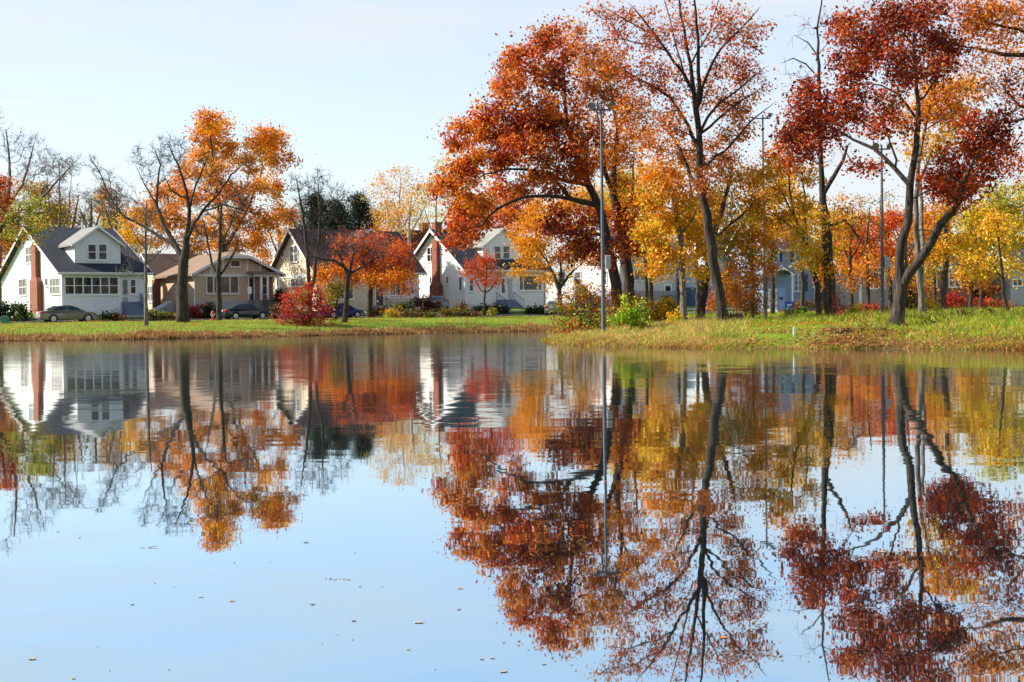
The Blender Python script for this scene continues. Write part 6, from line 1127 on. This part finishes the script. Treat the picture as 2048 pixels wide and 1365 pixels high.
SH = [
 ('shrub', 'dark green rounded shrubs in shade at the left edge', 'shrub', 118, 8, 630, [(8, 605, 18, 18, 14, 'K'), (28, 608, 16, 14, 12, 'K'), (-5, 600, 14, 18, 10, 'K')], {}),
 ('shrub', 'dark green shrub against the white gable wall left of the chimney', 'shrub', 117, 45, 630, [(42, 604, 14, 14, 12, 'K'), (50, 616, 12, 10, 9, 'KG')], {}),
 ('shrub', 'crimson azalea left of the green shrub below the bungalow', 'shrub', 127, 388, 622, [(384, 610, 14, 10, 10, 'C'), (396, 606, 12, 10, 8, 'C'), (376, 616, 8, 7, 4, 'C')], {}),
 ('shrub', 'dense dark green shrub below the bungalow window', 'shrub', 127, 418, 620, [(418, 603, 13, 9, 16, 'K'), (422, 612, 12, 8, 12, 'K')], {}),
 ('arborvitae', 'left of two dark columnar evergreens by the shingled house', 'shrub', 134, 555, 606, [(555, 595, 4, 9, 9, 'K'), (555, 582, 3.5, 8, 8, 'K'), (555, 571, 2, 5, 4, 'K')], dict(mat=NEEDLE, twigs=0)),
 ('arborvitae', 'right of two dark columnar evergreens by the shingled house', 'shrub', 134, 564, 606, [(564, 596, 4.5, 9, 9, 'K'), (564, 582, 3.5, 8, 8, 'K'), (564, 569, 2, 5, 4, 'K')], dict(mat=NEEDLE, twigs=0)),
 ('shrub', 'dark shrub at the foot of the bungalow steps', 'shrub', 129, 548, 612, [(548, 604, 8, 8, 8, 'KB')], {}),
 ('ornamental_grass', 'tan orange mound of dry grass on the lawn right of the blue car', 'grass clump', 126, 784, 630, [(778, 621, 7, 6, 6, 'L'), (789, 619, 9, 8, 9, 'N')], dict(aspect=.2, leaf=.3)),
 ('shrub', 'dark purple leaved shrub at the corner of the chimney house', 'shrub', 141, 842, 612, [(832, 596, 14, 12, 12, 'P'), (846, 586, 14, 12, 11, 'PD'), (854, 598, 10, 10, 8, 'P')], {}),
 ('shrub', 'dark green shrub left of the purple shrub', 'shrub', 139, 806, 616, [(800, 602, 14, 10, 12, 'KG'), (816, 598, 12, 10, 10, 'K')], {}),
 ('shrub', 'olive dry shrub at the front corner of the chimney house', 'shrub', 140, 924, 610, [(918, 604, 11, 8, 8, 'GB'), (930, 600, 9, 8, 7, 'B')], {}),
 ('shrub', 'grey green spreading shrub bed left of the driveway', 'shrub', 124, 900, 628, [(890, 619, 14, 7, 9, 'GB'), (912, 620, 16, 7, 10, 'GKB'), (936, 621, 16, 7, 10, 'BK'), (955, 622, 12, 6, 6, 'B')], {}),
 ('shrub', 'low green and brown perennials in front of the purple shrub', 'shrub', 122, 822, 630, [(818, 624, 14, 6, 8, 'GB'), (842, 624, 14, 6, 8, 'LGB'), (806, 622, 8, 6, 4, 'BK'), (860, 625, 12, 5, 6, 'BG')], {}),
 ('hedge', 'clipped dark hedge left of the chimney house steps', 'hedge', 143, 975, 618, [(956, 610, 10, 6, 12, 'K'), (972, 610, 12, 7, 14, 'K'), (990, 609, 12, 7, 14, 'K'), (1008, 611, 8, 6, 9, 'K')], dict(mat=NEEDLE)),
 ('hedge', 'clipped dark hedge right of the chimney house steps', 'hedge', 143, 1080, 617, [(1060, 609, 9, 7, 12, 'K'), (1075, 607, 12, 8, 15, 'K'), (1092, 607, 12, 8, 15, 'K'), (1104, 609, 7, 7, 8, 'K')], dict(mat=NEEDLE)),
 ('shrub', 'yellow green small shrub beside the thin red tree stem', 'shrub', 134, 984, 618, [(984, 612, 9, 5, 6, 'LG')], {}),
 ('shrub', 'brown and purple flower bed below the white porch', 'flower bed', 116, 205, 628, [(188, 624, 10, 4, 5, 'B'), (212, 621, 5, 7, 5, 'K'), (228, 621, 5, 7, 5, 'K'), (238, 625, 10, 3, 5, 'U'), (178, 626, 6, 4, 3, 'N')], {}),
 ('shrub', 'low dark shrubs by the cream cottage', 'shrub', 120, 312, 628, [(305, 617, 10, 9, 9, 'KG'), (322, 619, 10, 8, 8, 'GK'), (340, 620, 10, 7, 6, 'B')], {}),
 ('shrub', 'brown hydrangea mound at the foot of the porch of the shingled house', 'shrub', 128, 760, 622, [(752, 612, 10, 6, 7, 'BK'), (764, 606, 5, 5, 4, 'C')], {}),
 ('shrub', 'large mixed rust and olive shrub left of the front light pole', 'shrub', 66, 1160, 652, [(1150, 585, 34, 22, 16, 'UGL'), (1182, 575, 26, 18, 12, 'NUL'), (1132, 606, 24, 20, 12, 'LGN'), (1165, 612, 34, 20, 14, 'UGL'), (1198, 605, 22, 24, 10, 'BRU'), (1150, 638, 34, 12, 12, 'URG'), (1124, 632, 16, 10, 6, 'LU'), (1190, 634, 24, 12, 9, 'GU'), (1165, 560, 16, 8, 4, 'UN')], dict(leaf=.13, spread=.26, per=26, twigs=3, twig_len=.6)),
 ('shrub', 'rust and brown shrub right of the front light pole', 'shrub', 68, 1255, 640, [(1232, 583, 22, 18, 9, 'UNR'), (1260, 590, 28, 22, 12, 'UGL'), (1230, 612, 20, 22, 9, 'UB'), (1272, 616, 28, 16, 10, 'GUN'), (1245, 630, 24, 14, 9, 'UGL')], dict(leaf=.13, spread=.26, per=26, twigs=3, twig_len=.6)),
 ('shrub', 'bright lime green upright young shrub in front of the oak trunks', 'shrub', 58, 1262, 662, [(1251, 612, 6, 15, 6, 'L'), (1266, 624, 8, 18, 8, 'LM'), (1284, 614, 7, 13, 6, 'LM'), (1258, 642, 22, 10, 9, 'MGL'), (1232, 641, 9, 4, 3, 'M'), (1274, 650, 18, 7, 7, 'GM'), (1248, 597, 3, 7, 2, 'L'), (1240, 628, 7, 8, 3, 'M'), (1292, 634, 6, 10, 3, 'LM')], dict(leaf=.13, spread=.15, per=24, twigs=2)),
 ('shrub', 'golden olive shrub left of the dark trunk', 'shrub', 70, 1322, 640, [(1310, 606, 18, 18, 13, 'NG'), (1332, 600, 18, 16, 12, 'NYG'), (1322, 624, 26, 14, 14, 'GNB'), (1345, 615, 10, 18, 8, 'NG')], dict(leaf=.15)),
 ('shrub', 'small bright yellow shrub at the foot of the slim pale trunk', 'shrub', 61, 1350, 642, [(1346, 624, 7, 8, 5, 'Y'), (1353, 634, 7, 7, 5, 'YL')], dict(leaf=.13)),
 ('shrub', 'dark green evergreen shrub behind the golden olive shrub', 'shrub', 100, 1338, 616, [(1336, 588, 10, 12, 12, 'K'), (1344, 598, 8, 10, 8, 'K')], dict(leaf=.2)),
 ('dogwood', 'red stemmed dogwood right of the tall thin tree', 'shrub', 64, 1685, 630, [(1672, 590, 8, 16, 12, ''), (1688, 606, 12, 12, 16, ''), (1684, 585, 10, 14, 10, ''), (1680, 615, 9, 6, 5, 'C')], dict(bark_m=BARK_RED, twigs=3, twig_len=.35, tipr=.01)),
 ('shrub', 'crimson low shrub around the foot of the third light pole', 'shrub', 90, 1735, 622, [(1722, 610, 14, 9, 9, 'C'), (1745, 612, 16, 8, 9, 'CR'), (1765, 612, 8, 8, 4, 'CB')], dict(leaf=.16)),
 ('hedge', 'long crimson hedge in front of the brick house', 'hedge', 104, 1930, 624, [(1880, 606, 18, 14, 13, 'CV'), (1910, 600, 18, 14, 13, 'CV'), (1935, 610, 20, 10, 12, 'CV'), (1965, 608, 20, 11, 12, 'VC'), (1990, 610, 16, 10, 9, 'VU'), (1862, 612, 10, 10, 6, 'CU'), (2010, 612, 12, 8, 6, 'VU')], dict(leaf=.2)),
 ('shrub', 'dark maroon twiggy shrub in front of the brick wall', 'shrub', 112, 1965, 610, [(1955, 578, 22, 18, 14, 'D'), (1980, 574, 18, 20, 12, 'DU'), (1970, 595, 22, 10, 9, 'D')], dict(leaf=.2, twigs=2, twig_len=.5)),
 ('shrub', 'dark shrub between the forked oak and the two slender trunks', 'shrub', 96, 1822, 622, [(1815, 590, 12, 14, 10, 'K'), (1826, 606, 12, 10, 8, 'KB')], dict(leaf=.2)),
 ('shrub', 'yellow flowering shrub behind the slender grey trunks', 'shrub', 70, 1862, 626, [(1858, 606, 8, 10, 6, 'Y'), (1866, 618, 8, 8, 5, 'LY')], dict(leaf=.15)),
 ('shrub', 'olive brown shrub below the blue house window', 'shrub', 132, 1612, 606, [(1598, 596, 14, 8, 9, 'BU'), (1620, 596, 12, 9, 8, 'BG'), (1638, 598, 10, 8, 6, 'KB')], dict(leaf=.2)),
 ('shrub', 'dark green leafy clump on the lawn before the blue house', 'shrub', 76, 1590, 634, [(1582, 623, 12, 7, 8, 'KM'), (1600, 618, 12, 7, 7, 'KM')], dict(leaf=.16)),
 ('shrub', 'small yellow green clump right of the dogwood', 'shrub', 66, 1710, 632, [(1706, 618, 8, 8, 6, 'L'), (1716, 606, 6, 6, 3, 'Y')], dict(leaf=.14)),
 ('brush_pile', 'heap of fallen brown twigs at the foot of the forked oak', 'brush pile', 47.5, 1730, 676, [(1700, 668, 36, 6, 14, 'B'), (1745, 664, 34, 9, 16, 'BT'), (1680, 674, 28, 5, 9, 'TB')], dict(twigs=4, twig_len=.5, leaf=.1, spread=.12, per=14, parts=('twigs', 'dead_leaves'))),
 ('dead_weeds', 'tall dead stems standing left of the forked oak', 'weeds', 49, 1740, 660, [(1728, 630, 14, 26, 12, ''), (1752, 622, 14, 30, 12, ''), (1708, 640, 16, 20, 8, '')], dict(twigs=1, twig_len=.3, bark_m=BARK_RED, tipr=.005, parts=('stems', 'foliage'))),
 ('dead_weeds', 'thin dead stems in the grass right of the forked oak', 'weeds', 50, 1850, 656, [(1832, 640, 10, 16, 8, ''), (1860, 645, 16, 12, 9, 'B')], dict(twigs=1, twig_len=.25, tipr=.005, per=4, parts=('stems', 'foliage'))),
 ('shrub', 'brown thicket of tall weeds below the slender trunks', 'shrub', 55, 1940, 655, [(1930, 636, 20, 12, 12, 'BG'), (1955, 640, 16, 10, 9, 'BK'), (1980, 634, 14, 12, 8, 'GK')], dict(leaf=.1, spread=.14, per=22, twigs=2)),
]
for nm, lb, ct, D, px, py, cl, kw in SH:
    kw = {**(dict(leaf=.19, spread=.24, per=40, twigs=1) if D > 100 else {}), **kw}
    if nm == 'brush_pile' or nm == 'dead_weeds': pass
    shrub(nm, lb, ct, D, px, py, cl, **kw)

# ---------------------------------------------------------------- grass and litter
grass('dry_bank_grass', ('brown and straw coloured long grass along the far bank', 'grass'), 34000, region(-60, 1130, -0.08, 1.9, 76, 106), (.1, .4), .016, 'TBTSTBTSBT', 1)
grass('lawn_grass', ('short green grass on the far verge', 'grass'), 60000, region(-60, 1300, 1.1, 26, 82, 128), (.03, .1), .03, 'GMMLMTMMSMML', 2, .6)
mown = lambda p, rng: ((p[:, 0] / p[:, 1] * F_PX + 1024 > 1470 + (55 - p[:, 1]) * 3 + rng.normal(size=len(p)) * 16) & (p[:, 0] / p[:, 1] * F_PX + 1024 < 1720 + rng.normal(size=len(p)) * 20) & (p[:, 1] < 55 + rng.normal(size=len(p)) * .6) & (sdist(p) > .35))
grass('straw_grass', ('tall pale straw grass on the point of the peninsula', 'grass'), 52000, region(1060, 1500, .2, 14, 46, 74, mown), (.08, .36), .011, 'SLSTSMSLMS', 3, .5)
grass('meadow_grass', ('mixed green and yellow rough grass on the peninsula', 'grass'), 78000, region(1420, 2600, 1.4, 24, 38, 78, mown), (.1, .36), .013, 'LSMLMMGSLM', 4, .5)
grass('lawn_grass', ('short bright green mown grass by the white stake', 'grass'), 34000, region(1450, 1750, .4, 11, 43, 57), (.03, .08), .02, 'MMMLMM', 5, .7)
grass('edge_grass', ('low rusty and green growth at the near waterline', 'grass'), 34000, region(1060, 2700, -.08, 1.5, 34, 70, mown), (.04, .2), .012, 'TSMUMSLTUB', 6, .7)
grass('park_lawn_grass', ('short green lawn under the peninsula trees', 'grass'), 46000, region(1300, 2500, 14, 60, 60, 125), (.08, .2), .035, 'MMLMLMLM', 7, .6)
def litter(name, lb, n, samp, pal, size, seed):
    rng = np.random.default_rng(seed); p = samp(rng, n); n = len(p); pos = np.column_stack([p, height(p) + rng.uniform(.005, .09, n)])
    c = np.array([PAL[q] for q in pal])[rng.integers(len(pal), size=n)] * rng.uniform(.6, 1.3, (n, 1)); V, Q, T = leaf_mesh(rng, pos, size, np.clip(c, 0, .85), .7, 0.1)
    V = V.reshape(n, 4, 3); V[:, :, 2] = pos[:, 2:3] + (V[:, :, 2] - pos[:, 2:3]) * .35; tag(link(name, mesh_np(name, V.reshape(-1, 3), Q, None, LEAF, T)), lb, 'leaves', None, 'stuff')
def heap(r, n):
    q = region(1480, 2120, .1, 4.6, 40, 53)(r, n); px = q[:, 0] / q[:, 1] * F_PX + 1024
    return q[r.random(len(q)) < np.exp(-((px - 1725 + 18 * np.sin(q[:, 1] * 2)) / 62) ** 2) + .10 + .12 * np.sin(px * .05 + q[:, 1])]
litter('leaf_litter', 'fallen brown leaves drifted along the near bank below the forked oak', 24000, heap, 'BTUTBTS', .12, 8)
def afloat(r, n):
    y = r.uniform(38, 100, n * 14); q = np.column_stack([(r.uniform(-40, 2100, n * 14) - 1024) / F_PX * y, y]); d = sdist(q)
    return q[(d < -.03) & (r.random(len(q)) < np.exp(d / .35))][:n]
rng = np.random.default_rng(77); q = afloat(rng, 1600); pos = np.column_stack([q, rng.uniform(.004, .012, len(q))]); cc = np.array([PAL[k] for k in 'BTUNBS'])[rng.integers(6, size=len(q))] * rng.uniform(.5, 1.1, (len(q), 1))
V, Q, T = leaf_mesh(rng, pos, .13, cc, .8, 0); V = V.reshape(-1, 4, 3); V[:, :, 2] = pos[:, 2:3] + np.abs(V[:, :, 2] - pos[:, 2:3]) * .12
tag(link('shore_leaves', mesh_np('shore_leaves', V.reshape(-1, 3), Q, None, LEAF, T)), 'fallen leaves gathered on the water along the banks', 'leaves', None, 'stuff')
grass('weed_stems', ('sparse dark weed stems standing in the meadow', 'weeds'), 1500, region(1380, 2120, 1.0, 22, 42, 76, mown), (.45, 1.0), .007, 'BGKTB', 21, .25)
grass('weed_stems', ('sparse brown weed stems along the far bank', 'weeds'), 700, region(-60, 1130, .3, 5, 76, 106), (.3, .75), .012, 'BTBK', 22, .25)
litter('leaf_litter', 'fallen leaves scattered through the grass of the peninsula', 9000, region(1100, 2120, .5, 14, 42, 72), 'TUTBNO', .12, 12)
litter('leaf_litter', 'fallen orange leaves along the houses side of the street', 9000, lambda r, n: (lambda y: np.column_stack([(r.uniform(1500, 2048, n) - 1024) / F_PX * y, y]))(r.uniform(112, 131, n)), 'OUNT', .2, 9)
litter('leaf_litter', 'fallen leaves scattered over the far verge', 11000, region(-40, 1150, 2, 28, 84, 126), 'TUTBN', .13, 10)

# ---------------------------------------------------------------- leaves afloat
def floating(px, py, wpx, col, label, twig=False, curl=.14, rot=None, group=None, parts=True):
    p = on_water(px, py, .002); s = .85 * wpx * p[1] / F_PX; rg = random.Random(int(px * 7 + py)); ang = rg.uniform(-.6, .6) if rot is None else rot
    pts = [(-.5, 0), (-.34, .14), (-.2, .10), (-.08, .24), (.05, .13), (.2, .2), (.3, .08), (.5, 0), (.3, -.1), (.18, -.2), (.04, -.12), (-.1, -.22), (-.2, -.1), (-.36, -.13)]
    mb = MB(); n = len(pts); f = lambda x, y: .001 + s * curl * (abs(y) * .9 + x * x * .35)
    mb.add([(x * s, y * s * 1.5, f(x, y) + h) for h in (0, .0015) for x, y in pts], [(i, (i + 1) % n, n + (i + 1) % n, n + i) for i in range(n)] + [(0, 1, 13), (1, 2, 12, 13), (2, 3, 11, 12), (3, 4, 10, 11), (4, 5, 9, 10), (5, 6, 8, 9), (6, 7, 8)] + [(14, 27, 15), (15, 27, 26, 16), (16, 26, 25, 17), (17, 25, 24, 18), (18, 24, 23, 19), (19, 23, 22, 20), (20, 22, 21)])
    mt = paint('float_' + '_'.join('%.2f' % c for c in col), col, .4, 0, .35, 30)
    root = thing('floating_leaf', label, 'leaf', (p[0], p[1], .0), ang, group); mb.build('blade', mt, root)
    if parts: MB().bar((s * .45, 0, .006), (s * .8, s * .08, .004), s * .012, 5).build('stalk', paint('stalk_brown', (.12, .06, .03), .7), root)
    if twig: MB().bar((s * .3, .0, .006), (s * 1.25, .02, .006), s * .03, 5).bar((-s * .9, -s * .25, .004), (-s * 1.7, -s * .35, .004), s * .03, 5).build('twig', MATS['stalk_brown'], root)
    return root
YL, PL, RD, BR, OR = (.5, .30, .03), (.46, .33, .18), (.36, .06, .02), (.13, .07, .04), (.55, .2, .04)
for a in [(300, 1095, 13, YL, 'yellow curled leaf with a dark twig floating left of centre', True), (838, 1245, 24, PL, 'largest pale cream leaf floating low in the open sky reflection', False), (65, 1318, 20, PL, 'pale leaf with dark tip floating at the lower left', False), (147, 1357, 10, YL, 'small yellowish leaf at the bottom edge', False),
          (920, 1177, 14, YL, 'brown and yellow leaf floating below the left tip of the oak reflection', False), (1448, 1275, 24, OR, 'orange leaf floating among the bare branch reflections', False), (1564, 1320, 9, PL, 'pale leaf floating in the blue gap near the bottom right', False), (1212, 963, 12, OR, 'orange leaf beside the light pole reflection', False),
          (62, 922, 12, RD, 'red leaf floating on the left among green reflections', False), (470, 912, 9, PL, 'pale pink leaf floating in the orange maple reflection', False), (604, 857, 8, RD, 'red leaf floating under the shingled gable reflection', False), (263, 716, 7, RD, 'tiny red leaf below the slender leafless tree', False), (172, 734, 9, OR, 'rusty leaf on the white house reflection', False),
          (1012, 942, 6, BR, 'dark speck of a leaf in the sky patch left of the red reflections', False), (1416, 842, 10, PL, 'pale leaf in the golden reflections', False), (1588, 758, 8, PL, 'cream leaf on the blue house reflection', False), (626, 1209, 11, BR, 'dark leaf floating in the middle of the sky reflection', False), (708, 1242, 12, BR, 'dark purplish leaf left of the largest pale leaf', False), (265, 1209, 9, BR, 'dark sliver of a leaf on the left of the sky reflection', False),
          (612, 1085, 13, BR, 'brown curled leaf below the orange maple reflection', False), (116, 1064, 6, BR, 'small dark leaf below the bare tree reflection at left', False), (402, 1194, 12, PL, 'pale flat leaf in the left middle of the sky reflection', False), (464, 1202, 14, PL, 'long pale sliver of a leaf right of the pale flat leaf', False), (720, 1173, 7, OR, 'small tan leaf near the line of drifting leaves', False), (817, 1299, 10, PL, 'pale leaf just below the largest pale leaf', False),
          (985, 1316, 13, PL, 'pale leaf near the lower middle of the water', False), (1088, 1328, 13, PL, 'pale pink leaf at the foot of the oak reflection', False), (1008, 1343, 20, PL, 'faint pink leaf at the bottom middle edge', False), (964, 1318, 12, PL, 'cream leaf left of its paler neighbour in the lower middle', False), (1765, 1104, 22, PL, 'pale sliver of a leaf in the white gap at the right', False), (918, 1219, 10, BR, 'purplish leaf below the brown and yellow leaf', False)]:
    floating(*a)
for k in range(6): floating(652 + k * 9, 1157 + (k % 3) * .9, 6 + k % 3 * 2, BR if k == 1 else PL, 'one of a short line of small leaves drifting in the middle of the sky reflection', False, .3, None, 'short line of small drifting leaves', False)
rg = random.Random(5)
for k in range(16):
    px, py = rg.uniform(20, 1120), rg.uniform(1075, 1350)
    if px > 880: px -= 300
    floating(px, py, rg.uniform(3, 6), rg.choice([PL, BR, PL, YL]), 'tiny leaf speck adrift on the open sky reflection', False, .3, None, 'tiny leaf specks adrift on the open water', False)
print('leaves', N_LEAVES[0], 'objects', len(bpy.data.objects))
